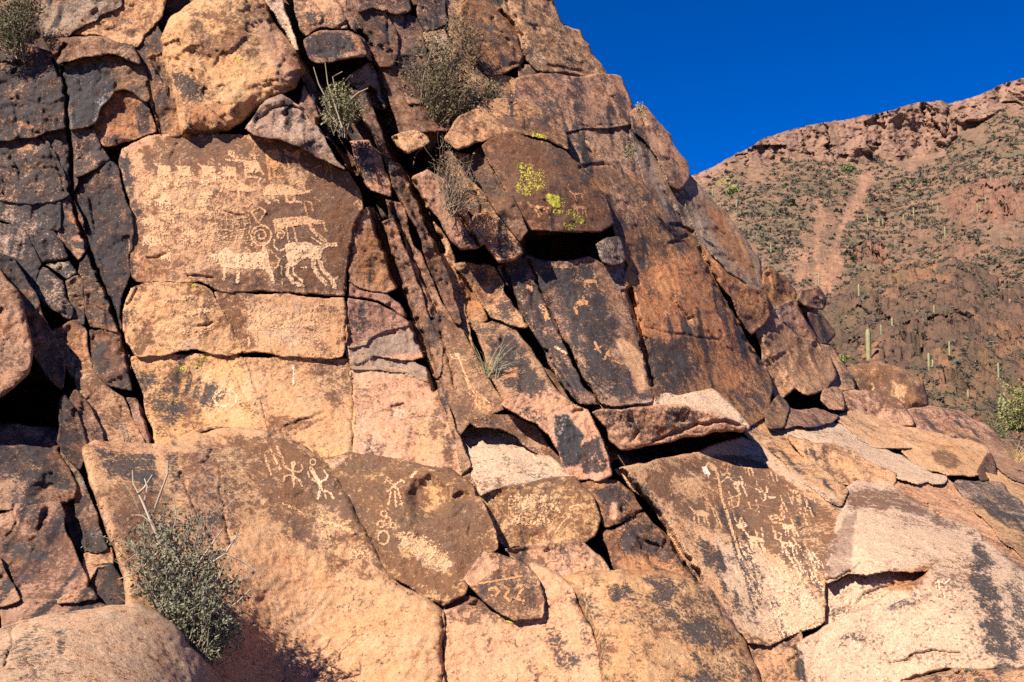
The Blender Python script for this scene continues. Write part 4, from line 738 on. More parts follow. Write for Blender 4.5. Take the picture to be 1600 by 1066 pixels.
R('X8', 'rock_block', 'orange and grey foot of the descending skyline', "1270,538 1295,545 1312,570 1328,590 1332,606 1310,610 1298,604 1300,586 1292,560", tint='tan', b=.3, k=.25, r=6, d=-.1, fac=1.5)
R('X9a', 'rock_block', 'brown wedge at the mouth of the small black cave', "1200,650 1215,622 1231,640 1222,668 1202,668", tint='br', b=.5, k=.3, r=3, d=-.15, fac=1.6)
R('X9b', 'rock_ledge', 'brown sill at the foot of the small black cave', "1224,668 1232,645 1262,642 1290,642 1312,650 1300,664 1262,668", tint='pk', b=.5, k=.2, r=5, d=-0.04)
R('X9c', 'rock_piece', None, "1290,606 1312,612 1316,640 1296,640 1284,625", tint='tan', b=.3, k=.2, r=5, d=-.15)
# ------------------------------------------------------------------ engravings and lichen: thin pecked skins that follow the stone under them
def glyph_material():
    m, nt, bs = new_mat('pecked_rock')
    g = NT(nt)
    pos = g.n('ShaderNodeNewGeometry').outputs['Position']
    n1 = g.noise(pos, 70.0, 4, 0.65); n2 = g.noise(pos, 260.0, 2, 0.6)
    tint = g.attr('tint').outputs['Color']
    col = g.mix(g.rng(n1, 0.35, 0.68), tint, g.mix(1.0, tint, (0.86, 0.8, 0.74), 'MULTIPLY'))
    col = g.mix(g.math('MULTIPLY', g.rng(n2, 0.56, 0.68), 0.4), col, (0.16, 0.075, 0.04))
    g.link(col, bs.inputs['Base Color']); bs.inputs['Roughness'].default_value = 0.92
    bp = g.n('ShaderNodeBump'); bp.inputs['Strength'].default_value = 0.8; bp.inputs['Distance'].default_value = 0.01
    g.link(n1, bp.inputs['Height']); g.link(bp.outputs[0], bs.inputs['Normal'])
    return m
MAT_GLYPH = glyph_material()
def lichen_material():
    return simple_mat('lichen', (0.52, 0.46, 0.05), (0.34, 0.27, 0.045), 140.0, 0.95, 0.6)
MAT_LICHEN = lichen_material()
GL_PALE, GL_TAN, GL_OR = (.58, .365, .215), (.53, .30, .16), (.45, .22, .10)
_gs = [500]
def skin(block, name, label, strokes=(), polys=(), tint=GL_TAN, rag=1.0, density=0.88, mat=None, step=1.0, lift=0.0035, ns=2.6):
    """strokes: (points, width px); polys: point lists"""
    _gs[0] += 1
    B = BLOCKS[block]
    allp = np.concatenate([np.array(p, float) for p, w in strokes] + [np.array(p, float) for p in polys])
    x0, y0 = allp.min(0) - 6; x1, y1 = allp.max(0) + 6
    gx = np.arange(x0, x1 + step, step); gy = np.arange(y0, y1 + step, step)
    CX, CY = np.meshgrid(gx[:-1] + step / 2, gy[:-1] + step / 2)
    d = np.full(CX.shape, -1e9)
    for p, w in strokes:
        d = np.maximum(d, w / 2 - seg_dist(CX, CY, p, False)[0])
    for p in polys:
        di, _, _, inn = seg_dist(CX, CY, p)
        d = np.maximum(d, np.where(inn, di, -di))
    n = fbm(CX / 2.3, CY / 2.3, 0 * CX + _gs[0], 2, 400 + _gs[0], 0.7)
    keep = d + rag * n > 0
    if density < 1.0:
        n2 = 0.5 + 0.5 * fbm(CX / ns, CY / ns, 0 * CX, 2, 700 + _gs[0], 0.8)
        keep &= n2 < density
    VX, VY = np.meshgrid(gx, gy)
    jx = 0.3 * step * vnoise(VX, VY, 0 * VX, 12); jy = 0.3 * step * vnoise(VX, VY, 0 * VX + 4, 13)
    VX, VY = VX + jx, VY + jy
    Ys = surf(B, VX, VY) - lift
    ok = ~np.isnan(Ys)
    q = keep & ok[:-1, :-1] & ok[1:, :-1] & ok[1:, 1:] & ok[:-1, 1:]
    if q.sum() < 4: return None
    use = np.zeros(VX.shape, bool)
    use[:-1, :-1] |= q; use[1:, :-1] |= q; use[1:, 1:] |= q; use[:-1, 1:] |= q
    idx = np.full(VX.shape, -1, np.int64); idx[use] = np.arange(use.sum())
    f = np.stack([idx[:-1, :-1][q], idx[1:, :-1][q], idx[1:, 1:][q], idx[:-1, 1:][q]], 1)
    X, Yw, Z = unproject(VX[use], VY[use], Ys[use])
    V = np.stack([X, Yw, Z], 1)
    org = np.array([V[:, 0].mean(), V[:, 1].mean(), V[:, 2].min()])
    me = raw_mesh(name, V - org, f, 4, [mat or MAT_GLYPH], True, {'tint': np.tile(np.array(tint), (len(V), 1))})
    return link(name, me, B.obj, label, None, None, None, org)
def P(s): return pts(s)
def ring(cx, cy, rx, ry=None, n=16):
    ry = ry or rx
    return [(cx + rx * math.cos(a * 2 * math.pi / n), cy + ry * math.sin(a * 2 * math.pi / n)) for a in range(n + 1)]
def spiral(cx, cy, r0, r1, turns, a0=0.0, n=40):
    return [(cx + (r0 + (r1 - r0) * t / n) * math.cos(a0 + turns * 2 * math.pi * t / n), cy + (r0 + (r1 - r0) * t / n) * math.sin(a0 + turns * 2 * math.pi * t / n)) for t in range(n + 1)]
G = 'petroglyph'
# main panel
skin('M1', G, 'long sheep with hooked feet and backswept horn', [(P("409,297 403,284 408,279"), 3), (P("413,304 414,312 420,317"), 4.4), (P("425,304 428,313 436,315"), 4.4), (P("447,305 449,315 456,317"), 4.2), (P("459,304 461,315 470,316"), 4.2), (P("477,296 470,286 463,283 458,287"), 3.2), (P("472,294 464,290"), 2.2)],
     [P("416,290 427,288 439,287 450,290 458,294 467,298 480,297 487,297 485,301 470,304 444,305 429,305 415,305 410,298")], GL_TAN)
skin('M1', G, 'square bodied sheep with branching horns', [(P("398,251 398,243"), 3.2), (P("391,241 398,244 405,241"), 2.6), (P("383,266 384,276 402,277"), 4), (P("405,263 411,272"), 3.6)], [P("380,253 397,250 404,253 408,263 406,270 385,271 382,262")], GL_TAN)
skin('M1', G, 'tall sheep with long dangling legs', [(P("418,249 420,263 422,279"), 4), (P("427,263 430,277 443,276"), 3.6), (P("440,255 447,267 453,269"), 3.8)], [P("414,241 416,235 433,234 439,246 440,256 430,267 422,261 418,251")], GL_OR)
skin('M1', G, 'wedge shaped animal at the upper right of the panel', [(P("464,247 468,257"), 3.6), (P("447,246 452,262"), 2.4)], [P("444,241 450,244 458,246 467,248 471,238 467,232 461,237 455,241 447,234 443,231")], GL_OR, density=.9)
skin('M1', G, 'angular bracket mark', [(P("501,258 488,265 495,283"), 2.2)], tint=GL_OR)
skin('M1', G, 'slanting pair of lines', [(P("508,264 516,256 519,280"), 2.2), (P("512,264 508,275"), 1.6)], tint=GL_OR)
skin('M1', G, 'two legged mark below the long sheep', [(P("475,317 480,337"), 2.6), (P("477,315 486,316 489,331"), 2.4)], tint=GL_OR)
for i, (x, y) in enumerate(((246, 258), (277, 259), (315, 259), (348, 260))):
    skin('M1', G, ['leftmost', 'second', 'third', 'rightmost'][i] + ' of four square animals in the upper row', [(P(f"{x+3},{y+16} {x+1},{y+26}"), 3), (P(f"{x+10},{y+16} {x+11},{y+25}"), 3), (P(f"{x+18},{y+15} {x+22},{y+25}"), 3), (P(f"{x+1},{y+2} {x-5},{y-3}"), 2.4)],
         [P(f"{x},{y} {x+20},{y+1} {x+22},{y+17} {x+8},{y+16} {x},{y+18}")], GL_TAN)
skin('M1', G, 'nested curved bars near the top edge', [(spiral(362, 240, 4, 5, .5, 1.0), 2), (spiral(368, 241, 6, 7, .45, 1.0), 2), (spiral(374, 242, 8, 9, .4, 1.0), 2), (P("352,250 385,252"), 2.4)], tint=GL_TAN)
skin('M1', G, 'broad backed animal left of the long sheep', [(P("352,284 345,300"), 3), (P("372,296 374,312"), 3), (P("384,312 393,318"), 2.6)], [P("346,284 360,281 375,283 390,292 402,296 398,300 380,299 352,298")], GL_TAN)
skin('M1', G, 'large spiral on a stalk', [(spiral(408, 368, 16, 15, 1.0, -1.6), 3), (spiral(408, 368, 13, 3, 1.4, 1.0), 2.2), (P("394,335 401,345 408,353"), 2.6), (P("411,383 414,394"), 3.4)], tint=GL_TAN)
skin('M1', G, 'small curled spiral', [(spiral(438, 367, 8, 3, 1.3, -2.6), 2.4), (P("431,362 431,352"), 2.4)], tint=GL_TAN)
skin('M1', G, 'open diamond above the large spiral', [(P("393,332 406,324 415,331 404,348 393,332"), 2.4)], tint=GL_TAN)
skin('M1', G, 'long bodied sheep above the bright sheep', [(P("448,356 451,377"), 2.4), (P("458,354 464,378"), 2.4), (P("504,347 510,361"), 2.6), (P("485,352 490,361 509,376"), 4)], [P("426,344 444,340 480,338 487,342 506,345 509,350 487,351 458,353 439,358 429,357")], GL_TAN, density=.82)
skin('M1', G, 'big sheep facing left at the lower edge', [(P("373,420 371,440"), 5), (P("352,418 350,436"), 4)], [P("340,398 352,386 368,396 381,395 399,395 408,393 412,384 418,390 421,409 426,426 430,443 425,443 420,429 413,421 402,420 374,420 345,418")], GL_PALE, density=.88)
skin('M1', G, 'brightest sheep with bent legs at the lower right', [(P("450,413 449,428 458,441 473,447"), 6), (P("458,417 459,428 473,440"), 3.2), (P("490,405 490,417 498,431 509,443"), 7), (P("499,406 504,421 519,437 523,449"), 7), (P("508,378 494,367 485,358"), 3.2), (P("504,382 487,371"), 2.4), (P("444,390 435,392 428,384 429,376"), 3), (P("470,418 482,418"), 1.8), (P("516,440 528,434"), 2.4)],
     [P("444,382 458,379 480,378 498,385 502,383 508,380 526,379 528,385 515,385 506,388 502,398 502,409 492,405 480,403 467,409 458,418 450,415 447,398")], GL_PALE)
skin('M1', G, 'thin stick figure between the two big sheep', [(P("424,393 437,406 446,399"), 1.8), (P("437,406 434,415 428,421"), 2.4), (P("434,415 446,418"), 2.4), (P("440,420 441,446"), 1.8)], tint=GL_TAN)
skin('M1', G, 'row of small square letters like marks', [(P("346,402 338,402 338,412 346,412 346,408"), 1.6), (P("351,412 351,402 357,402"), 1.6), (P("351,407 356,407"), 1.6), (P("361,402 361,412"), 1.6), (P("361,402 367,402"), 1.6), (P("361,412 367,412"), 1.6)], tint=GL_PALE)
rs = random.Random(4)
for i in range(30):      # small worn animals crowding the left half
    x, y = rs.uniform(225, 345), rs.uniform(272, 405); w = rs.uniform(8, 15); f_ = rs.choice((-1, 1))
    skin('M1', 'worn_animal', None, [(P(f"{x-w/2},{y} {x+w/2},{y+rs.uniform(-1,1)}"), w * .3), (P(f"{x-w*.4},{y} {x-w*.45},{y+w*.6}"), 1.8), (P(f"{x-w*.15},{y} {x-w*.15},{y+w*.55}"), 1.6), (P(f"{x+w*.2},{y} {x+w*.22},{y+w*.58}"), 1.6), (P(f"{x+w*.42},{y} {x+w*.5},{y+w*.6}"), 1.8),
          (P(f"{x+f_*w*.5},{y} {x+f_*w*.68},{y-w*.3} {x+f_*w*.45},{y-w*.45} {x+f_*w*.25},{y-w*.35}"), 1.5)], tint=GL_PALE if i % 3 == 0 else GL_TAN, rag=.9, density=.74)
skin('M1', 'netted_lines', None, [(P(f"{x},{318+.1*(x-330)} {x+6},{352} {x-2},{384}"), 1.5) for x in range(332, 396, 9)] + [(P(f"330,{y} 360,{y+3} 394,{y-1}"), 1.5) for y in range(322, 384, 9)], tint=GL_TAN, rag=1.1, density=.66)
for i in range(34):      # the crowd of worn pecking on the left half
    x, y = rs.uniform(228, 330), rs.uniform(285, 385)
    w = rs.uniform(10, 22); h = rs.uniform(5, 11)
    skin('M1', 'pecked_patch', None, [(P(f"{x-w/3},{y+h/2} {x-w/3-1},{y+h}"), 2.4), (P(f"{x+w/3},{y+h/2} {x+w/3+2},{y+h}"), 2.4)], [P(f"{x-w/2},{y-h/3} {x},{y-h/2} {x+w/2},{y-h/4} {x+w/2},{y+h/3} {x},{y+h/2} {x-w/2},{y+h/2}")], GL_TAN, rag=2.5, density=.75)
skin('M7', G, 'wide rectangular pale animal', [(P("486,490 494,530"), 2.6), (P("492,482 501,533"), 3), (P("391,510 389,541"), 4), (P("401,514 401,541"), 4), (P("492,482 505,474"), 2.4)], [P("386,487 400,481 420,483 450,488 475,486 490,481 493,516 480,512 440,513 400,516 388,528")], GL_TAN, rag=2, density=.68)
for x in (420, 437, 455, 470, 482):
    skin('M7', 'pecked_upright', None, [(P(f"{x},516 {x+1},538"), 3)], tint=GL_TAN, rag=1.5, density=.7)
skin('M6', G, 'faint scattered pecking left of the diagonal crack', [(P("250,470 300,465"), 8), (P("270,490 330,485"), 9), (P("260,515 300,520 330,512"), 8)], tint=GL_TAN, rag=3, density=.6)
skin('M8', G, 'faint oval pecking', [(ring(352, 622, 18, 14), 5), (ring(352, 622, 9, 7), 3)], tint=GL_PALE, rag=2, density=.65)
skin('M9', 'pale_scratch', None, [(P("458,572 459,600"), 2.2)], tint=(.72, .55, .42))
# big tan rock
skin('R1', G, 'left stick figure with bowed arms and legs', [(P("458,725 458,748"), 3.4), (P("442,718 444,727 450,733 458,736 468,738 473,732 471,726"), 3.2), (P("443,752 445,745 451,742 458,744 464,748 471,754 471,760"), 3.2), (P("459,748 459,761"), 3)], [P("454,722 460,720 463,725 460,731 456,731")], GL_TAN, rag=.5)
skin('R1', G, 'right stick figure with a ring for a head', [(ring(489, 722, 4.2, 4.8), 2), (P("486,732 493,745 499,755 502,766"), 6), (P("481,738 484,747 497,754 510,749 512,743 506,735"), 2.8), (P("500,766 497,779"), 3.6), (P("506,768 510,779"), 3), (P("508,767 516,770 521,779"), 3.2)], tint=GL_PALE, rag=.5)
skin('R1', G, 'slanting streaks beside the stick figures', [(P("423,703 437,733"), 3), (P("432,698 445,725"), 3), (P("414,712 424,742"), 3)], tint=GL_TAN, rag=1.5, density=.8)
skin('R1', G, 'worn animal group below the stick figures', [(P("500,820 512,845"), 2.4), (P("510,818 518,850"), 2.4), (P("495,812 530,822 545,815"), 6), (P("530,822 552,832"), 5), (P("502,800 506,812"), 2.4), (P("440,785 470,800"), 3)], tint=GL_TAN, rag=2, density=.8)
skin('R2', G, 'lizard like figure with long legs', [(P("604,750 616,759 622,766 628,788"), 3), (P("616,758 628,750 632,754"), 3), (P("604,750 601,755"), 2.4), (P("611,766 607,788"), 2.8), (P("617,768 619,791"), 2.6), (P("616,759 606,768"), 2.6), (P("605,746 612,752"), 2)], tint=GL_TAN, rag=1)
skin('R2', G, 'cluster of rings over an oval', [(ring(599, 840, 8.5, 10.5), 2.8), (ring(600, 803, 4.5), 2.2), (ring(595, 819, 5), 2.2), (ring(606, 814, 5), 2.2), (ring(614, 821, 4), 2.2)], tint=GL_TAN, rag=1)
skin('R2', G, 'small pale fleck by the hollow', [(P("642,745 650,738"), 4)], tint=GL_PALE, rag=1)
skin('R2', 'pecked_patch', None, [(P("628,838 660,858 695,880"), 24), (P("640,842 668,850"), 12)], tint=GL_TAN, rag=9, density=.62)
skin('R2', 'pecked_patch', None, [(P("548,860 572,866"), 14)], tint=GL_TAN, rag=5, density=.6)
skin('R1', 'pecked_patch', None, [(P("548,862 575,868"), 16)], tint=GL_TAN, rag=6, density=.6)
skin('R4', G, 'curled hooks on the small wedge', [(P("764,921 773,917 779,924 774,932 768,930"), 3.4), (P("788,916 795,922 789,932 796,939 803,933"), 3.6), (P("805,920 812,914 818,919 811,927 808,936 818,939"), 3.4), (P("750,912 790,905 815,900"), 3)], tint=GL_OR, rag=1)
skin('N1b', G, 'wandering scratched line', [(P("868,832 880,815 893,805 890,793 905,788 912,796"), 2.2)], tint=GL_TAN)
skin('N1b', 'pecked_patch', None, [(P("800,785 850,778 870,790"), 26), (P("800,810 850,815"), 22)], tint=GL_TAN, rag=10, density=.48)
skin('G6', G, 'thin armed figure', [(P("700,550 706,559 716,561 728,563"), 1.8), (P("715,555 718,562 724,579 735,601"), 2.4), (P("735,601 741,615 745,635"), 2), (P("726,590 734,604 752,618 765,630"), 1.8)], [P("711,552 718,552 718,558 712,558")], tint=GL_TAN, rag=.5)
skin('G6', 'pecked_patch', None, [(P("735,605 755,635"), 14), (P("745,638 768,636"), 8)], tint=GL_OR, rag=4, density=.6)
skin('W5', G, 'small orange sheep on the upper slab', [(P("914,441 914,449"), 2.2), (P("919,441 921,448"), 2), (P("931,441 934,448"), 2.2), (P("928,438 930,433"), 1.8), (P("910,437 914,438"), 1.8)], [P("912,437 932,437 933,442 913,442")], GL_OR, rag=.5)
skin('W5', G, 'orange animal with a thick bent leg', [(P("903,473 899,482 902,491"), 4.5), (P("912,465 910,474"), 4)], [P("902,470 918,470 919,476 903,478")], GL_OR, rag=1)
skin('W5', G, 'lower orange blot left of the other', [(P("930,535 935,548 938,550"), 4), (P("930,546 938,542"), 3)], tint=GL_OR, rag=1)
skin('W5', G, 'lower orange blot with spread legs', [(P("944,561 949,553 953,557"), 4), (P("949,553 951,548"), 3), (P("955,563 968,567"), 2)], tint=GL_OR, rag=1)
skin('W5', 'dotted_line', None, [(P("862,418 903,418"), 1.6)], tint=GL_OR, density=.6)
skin('W4', 'orange_fleck', None, [(P("826,448 830,452"), 6)], tint=GL_OR, rag=2)
skin('W4', 'orange_fleck', None, [(P("848,480 856,498"), 7), (P("846,478 852,484"), 5)], tint=GL_OR, rag=3, density=.8)
skin('W4', 'orange_fleck', None, [(P("868,542 884,552"), 4)], tint=GL_PALE, rag=1)
skin('V1', G, 'small sheep with curled horn on the lichen block', [(P("896,303 910,304"), 3.4), (P("897,304 901,314"), 2), (P("908,304 911,314"), 2), (P("896,303 890,298 886,292 889,289"), 2)], tint=GL_OR, rag=.6)
skin('V1', G, 'stocky animal beneath the small horned sheep', [(P("895,323 915,325"), 5), (P("897,325 897,336"), 2.4), (P("902,325 903,334"), 2), (P("914,325 916,339"), 2.8), (P("910,325 911,334"), 2)], tint=GL_OR, rag=.8)
skin('V1', G, 'sheep left of the yellow lichen', [(P("831,322 856,326"), 5), (P("836,326 843,339"), 2.4), (P("841,326 846,336"), 2), (P("852,326 859,339"), 2.6), (P("831,322 824,316"), 3)], tint=GL_OR, rag=.8)
# right panel
skin('P1', G, 'long line running down the panel', [(P("1110,728 1118,735 1121,743 1125,760 1129,785 1136,801 1141,818 1150,848 1156,870"), 4.2), (P("1108,726 1116,732"), 8)], tint=GL_TAN, rag=1.1, density=.76)
skin('P1', G, 'sheep with stilt legs left of the long line', [(P("1066,748 1064,741"), 2.2), (P("1086,750 1086,742 1078,739"), 2.2), (P("1070,758 1082,777"), 2.2), (P("1077,760 1086,777"), 2), (P("1087,758 1096,774"), 2), (P("1090,757 1104,781"), 2.2)], [P("1066,747 1088,749 1091,759 1078,762 1069,760")], GL_TAN, rag=1.1, density=.76)
skin('P1', G, 'bright sheep joined by a line to the small dancer', [(P("1148,756 1155,771"), 2), (P("1152,757 1157,773"), 2), (P("1159,757 1167,774"), 2.2), (P("1145,754 1138,744 1127,753"), 2.2), (P("1161,753 1157,743"), 1.8)], [P("1145,751 1162,752 1163,758 1147,759")], GL_PALE, rag=1.0, density=.78)
skin('P1', G, 'small dancer at the top of the panel', [(P("1131,742 1136,738 1140,742"), 3.4), (P("1126,737 1129,743"), 2), (P("1136,738 1137,733"), 3)], tint=GL_TAN, rag=1.1, density=.76)
skin('P1', G, 'tiny sheep under the pale rim', [(P("1130,725 1141,726"), 4), (P("1131,726 1132,733"), 1.6), (P("1136,726 1138,733"), 1.6), (P("1141,726 1143,731"), 1.6)], tint=GL_OR, rag=1.0, density=.78)
skin('P1', G, 'upper right sheep with lifted head', [(P("1161,729 1174,732"), 3.6), (P("1161,729 1155,725 1157,722"), 3.6), (P("1164,732 1166,740"), 1.8), (P("1168,732 1171,742"), 1.8), (P("1174,732 1177,743"), 1.8)], tint=GL_TAN, rag=1.0, density=.78)
skin('P1', G, 'boxy line animal', [(P("1137,779 1156,774"), 2), (P("1139,780 1140,790"), 1.6), (P("1143,779 1144,790"), 1.6), (P("1155,775 1154,790 1138,796"), 1.8)], tint=GL_TAN, rag=.9, density=.78)
skin('P1', G, 'sprawling four limbed figure', [(P("1181,764 1195,772 1197,779 1193,784"), 2.6), (P("1195,772 1203,778 1210,777"), 2.4), (P("1188,762 1193,770"), 2), (P("1198,761 1199,768 1195,772"), 2.4)], tint=GL_PALE, rag=1.0, density=.78)
skin('P1', G, 'left lower sheep with dropped hind legs', [(P("1085,803 1085,820"), 2.2), (P("1091,806 1092,820"), 1.8), (P("1103,806 1108,820"), 2.4), (P("1099,806 1102,818"), 1.8), (P("1084,799 1078,793"), 2)], [P("1083,797 1098,797 1108,802 1107,808 1090,806")], GL_TAN, rag=1)
skin('P1', G, 'slanting lines right of the dropped sheep', [(P("1112,792 1122,820"), 2.2), (P("1118,798 1128,825"), 1.8), (P("1112,792 1118,798"), 1.8)], tint=GL_TAN, rag=1.1, density=.76)
skin('P1', G, 'bright sheep with a round pale head', [(P("1161,827 1170,839"), 3), (P("1172,842 1176,858"), 5), (P("1180,843 1183,855"), 3), (P("1188,843 1195,862"), 5), (P("1192,840 1190,823"), 2.4)], [P("1150,820 1156,816 1166,817 1169,822 1160,826 1152,825"), P("1168,837 1192,841 1194,847 1172,848")], GL_PALE, rag=1.1, density=.76)
skin('P1', G, 'sheep with a ringed horn', [(ring(1216, 838, 5.5), 2.2), (P("1220,844 1213,843"), 2), (P("1222,849 1223,865"), 2.4), (P("1228,850 1229,867"), 2.2), (P("1238,852 1240,869 1255,895"), 2.6), (P("1243,853 1246,866"), 2), (P("1245,850 1238,840"), 2)], [P("1219,845 1245,850 1244,856 1222,853")], GL_PALE, rag=1.0, density=.78)
skin('P1', G, 'small sheep above the ringed horn', [(P("1227,826 1228,836"), 2), (P("1231,826 1233,837"), 2), (P("1242,825 1247,838"), 2.4), (P("1238,826 1240,834"), 1.8)], [P("1221,819 1240,820 1243,827 1224,827")], GL_PALE, rag=1.0, density=.78)
skin('P1', G, 'narrow sheep beneath the pale rim on the right', [(P("1233,765 1249,769"), 3.2), (P("1239,768 1238,786"), 2), (P("1243,768 1246,783"), 2), (P("1248,769 1252,786"), 2), (P("1228,754 1233,765"), 2)], tint=GL_TAN, rag=1.0, density=.76)
skin('P1', G, 'leaf shaped mark above the small sheep', [(P("1202,808 1212,804 1218,812"), 2.2), (P("1205,812 1214,810"), 2.2), (P("1207,816 1222,818"), 2), (P("1202,808 1205,812 1207,816"), 2)], tint=GL_TAN, rag=1.1, density=.76)
rs = random.Random(9)
for (xa, xb, ya, yb, n, tn) in ((1218, 1285, 770, 822, 26, GL_TAN), (1045, 1125, 752, 822, 22, GL_OR), (1130, 1215, 735, 830, 22, GL_TAN)):
    skin('P1', 'pecked_streaks', None, [(lambda x, y, l: (P(f"{x},{y} {x+l*.35},{y+l}"), rs.uniform(1.2, 2.2)))(rs.uniform(xa, xb), rs.uniform(ya, yb), rs.uniform(6, 18)) for _ in range(n)], tint=tn, rag=1.2, density=.8)
for k in range(4):
    sl = []
    for _ in range(34):
        y = 860 + 38 * k + rs.uniform(-14, 20); xc = 1135 + (y - 850) * .45; x = rs.uniform(xc, 1280); l = rs.uniform(8, 26)
        sl.append((P(f"{x},{y} {x+l*.55},{y+l}"), rs.uniform(1.4, 3.2)))
    skin('P1', 'pecked_streaks', None, sl, tint=(.57, .36, .225), rag=1.6, density=.66)
skin('P1', 'chipped_scar', None, polys=[P("1097,730 1103,728 1110,740 1108,748 1104,741 1099,738")], tint=(.74, .60, .46))
for s, lab in (("1398,598 1402,606 1399,612 1404,620 1402,630", 'left of two wavy lines on the domed boulder'), ("1406,600 1412,606 1407,612 1412,620", 'right of two wavy lines on the domed boulder'), ("1362,598 1366,606 1362,610", 'small hooked mark on the domed boulder')):
    skin('T9', G, lab, [(P(s), 2.2)], tint=GL_TAN, rag=.8, density=1.0)
skin('Q1c', G, 'faint branching lines on the cream boulder', [(P("1458,915 1466,908 1476,912 1484,905"), 2), (P("1466,908 1468,922"), 2), (P("1474,922 1477,935"), 1.8)], tint=(.62, .44, .30), rag=.8)
# lichen
def lichen(block, label, blobs, dens=.6, rag=3):
    for grp in ([blobs] if label else [[b_] for b_ in blobs]):
        skin(block, 'lichen_patch', label, [(P(f"{x-w*.3},{y} {x+w*.3},{y+w*.2}"), w) for x, y, w in grp], rag=rag, density=dens * .85, mat=MAT_LICHEN, lift=.004, step=.7, ns=1.5)
lichen('V1', 'solid bright yellow lichen', [(863, 309, 14), (867, 317, 11)], 1.0, 1.5)
lichen('V1', 'broken yellow lichen on the left', [(820, 260, 14), (818, 292, 18), (828, 276, 20), (822, 300, 10), (838, 285, 16), (845, 270, 8)], .45, 5)
lichen('V1', None, [(872, 330, 9), (905, 342, 10), (893, 331, 9), (890, 352, 12), (880, 316, 7)], .5, 4)
lichen('V2', 'yellow lichen on the arched slab', [(845, 214, 12), (838, 210, 8)], .6, 3)
lichen('M6', None, [(280, 443, 5), (302, 444, 6)], .7, 2)
lichen('M8', None, [(315, 557, 8), (285, 575, 7), (310, 572, 8)], .5, 3)
lichen('R3', None, [(795, 968, 8), (800, 966, 7)], .6, 3)
lichen('D5', None, [(370, 92, 10)], .5, 3)
# ------------------------------------------------------------------ plants on the cliff
def tubes_mesh(lines, sides=4):
    """lines: list of (points (n,3), radii (n,))"""
    V, Fc, off = [], [], 0
    for p, r in lines:
        p = np.asarray(p, float); n = len(p)
        t = np.gradient(p, axis=0); t /= np.linalg.norm(t, axis=1, keepdims=True) + 1e-9
        a = np.cross(t, np.array([0.31, 0.77, 0.55])); a /= np.linalg.norm(a, axis=1, keepdims=True) + 1e-9
        b = np.cross(t, a)
        for k in range(sides):
            th = 2 * math.pi * k / sides
            V.append(p + (a * math.cos(th) + b * math.sin(th)) * np.asarray(r)[:, None])
        for k in range(sides):
            k2 = (k + 1) % sides
            i = np.arange(n - 1)
            Fc.append(np.stack([off + k * n + i, off + k2 * n + i, off + k2 * n + i + 1, off + k * n + i + 1], 1))
        off += sides * n
    return np.concatenate(V), np.concatenate(Fc)

def leaves_mesh(C, size, rng, elong=1.8):
    """one small diamond per centre"""
    n = len(C)
    u = rng.normal(size=(n, 3)); u /= np.linalg.norm(u, axis=1, keepdims=True)
    w = np.cross(u, rng.normal(size=(n, 3))); w /= np.linalg.norm(w, axis=1, keepdims=True)
    s = size * rng.uniform(0.6, 1.35, (n, 1))
    V = np.stack([C - u * s * elong / 2, C + w * s / 2, C + u * s * elong / 2, C - w * s / 2], 1).reshape(-1, 3)
    return V, np.arange(4 * n).reshape(n, 4)

def leaf_material(name, trans=0.15):
    m, nt, bs = new_mat(name)
    g = NT(nt)
    g.link(g.attr('tint').outputs['Color'], bs.inputs['Base Color'])
    bs.inputs['Roughness'].default_value = 0.7
    return m
MAT_LEAF = leaf_material('leaf')
MAT_TWIG = leaf_material('twig')

def curve(a, b, rng, bend=0.12, n=6):
    a, b = np.asarray(a, float), np.asarray(b, float)
    t = np.linspace(0, 1, n)[:, None]
    L = np.linalg.norm(b - a)
    k = rng.normal(size=3) * bend * L; k2 = rng.normal(size=3) * bend * 0.4 * L
    return a + (b - a) * t + k * (t * (1 - t)) * 2 + k2 * np.sin(t * 3 * math.pi) * t

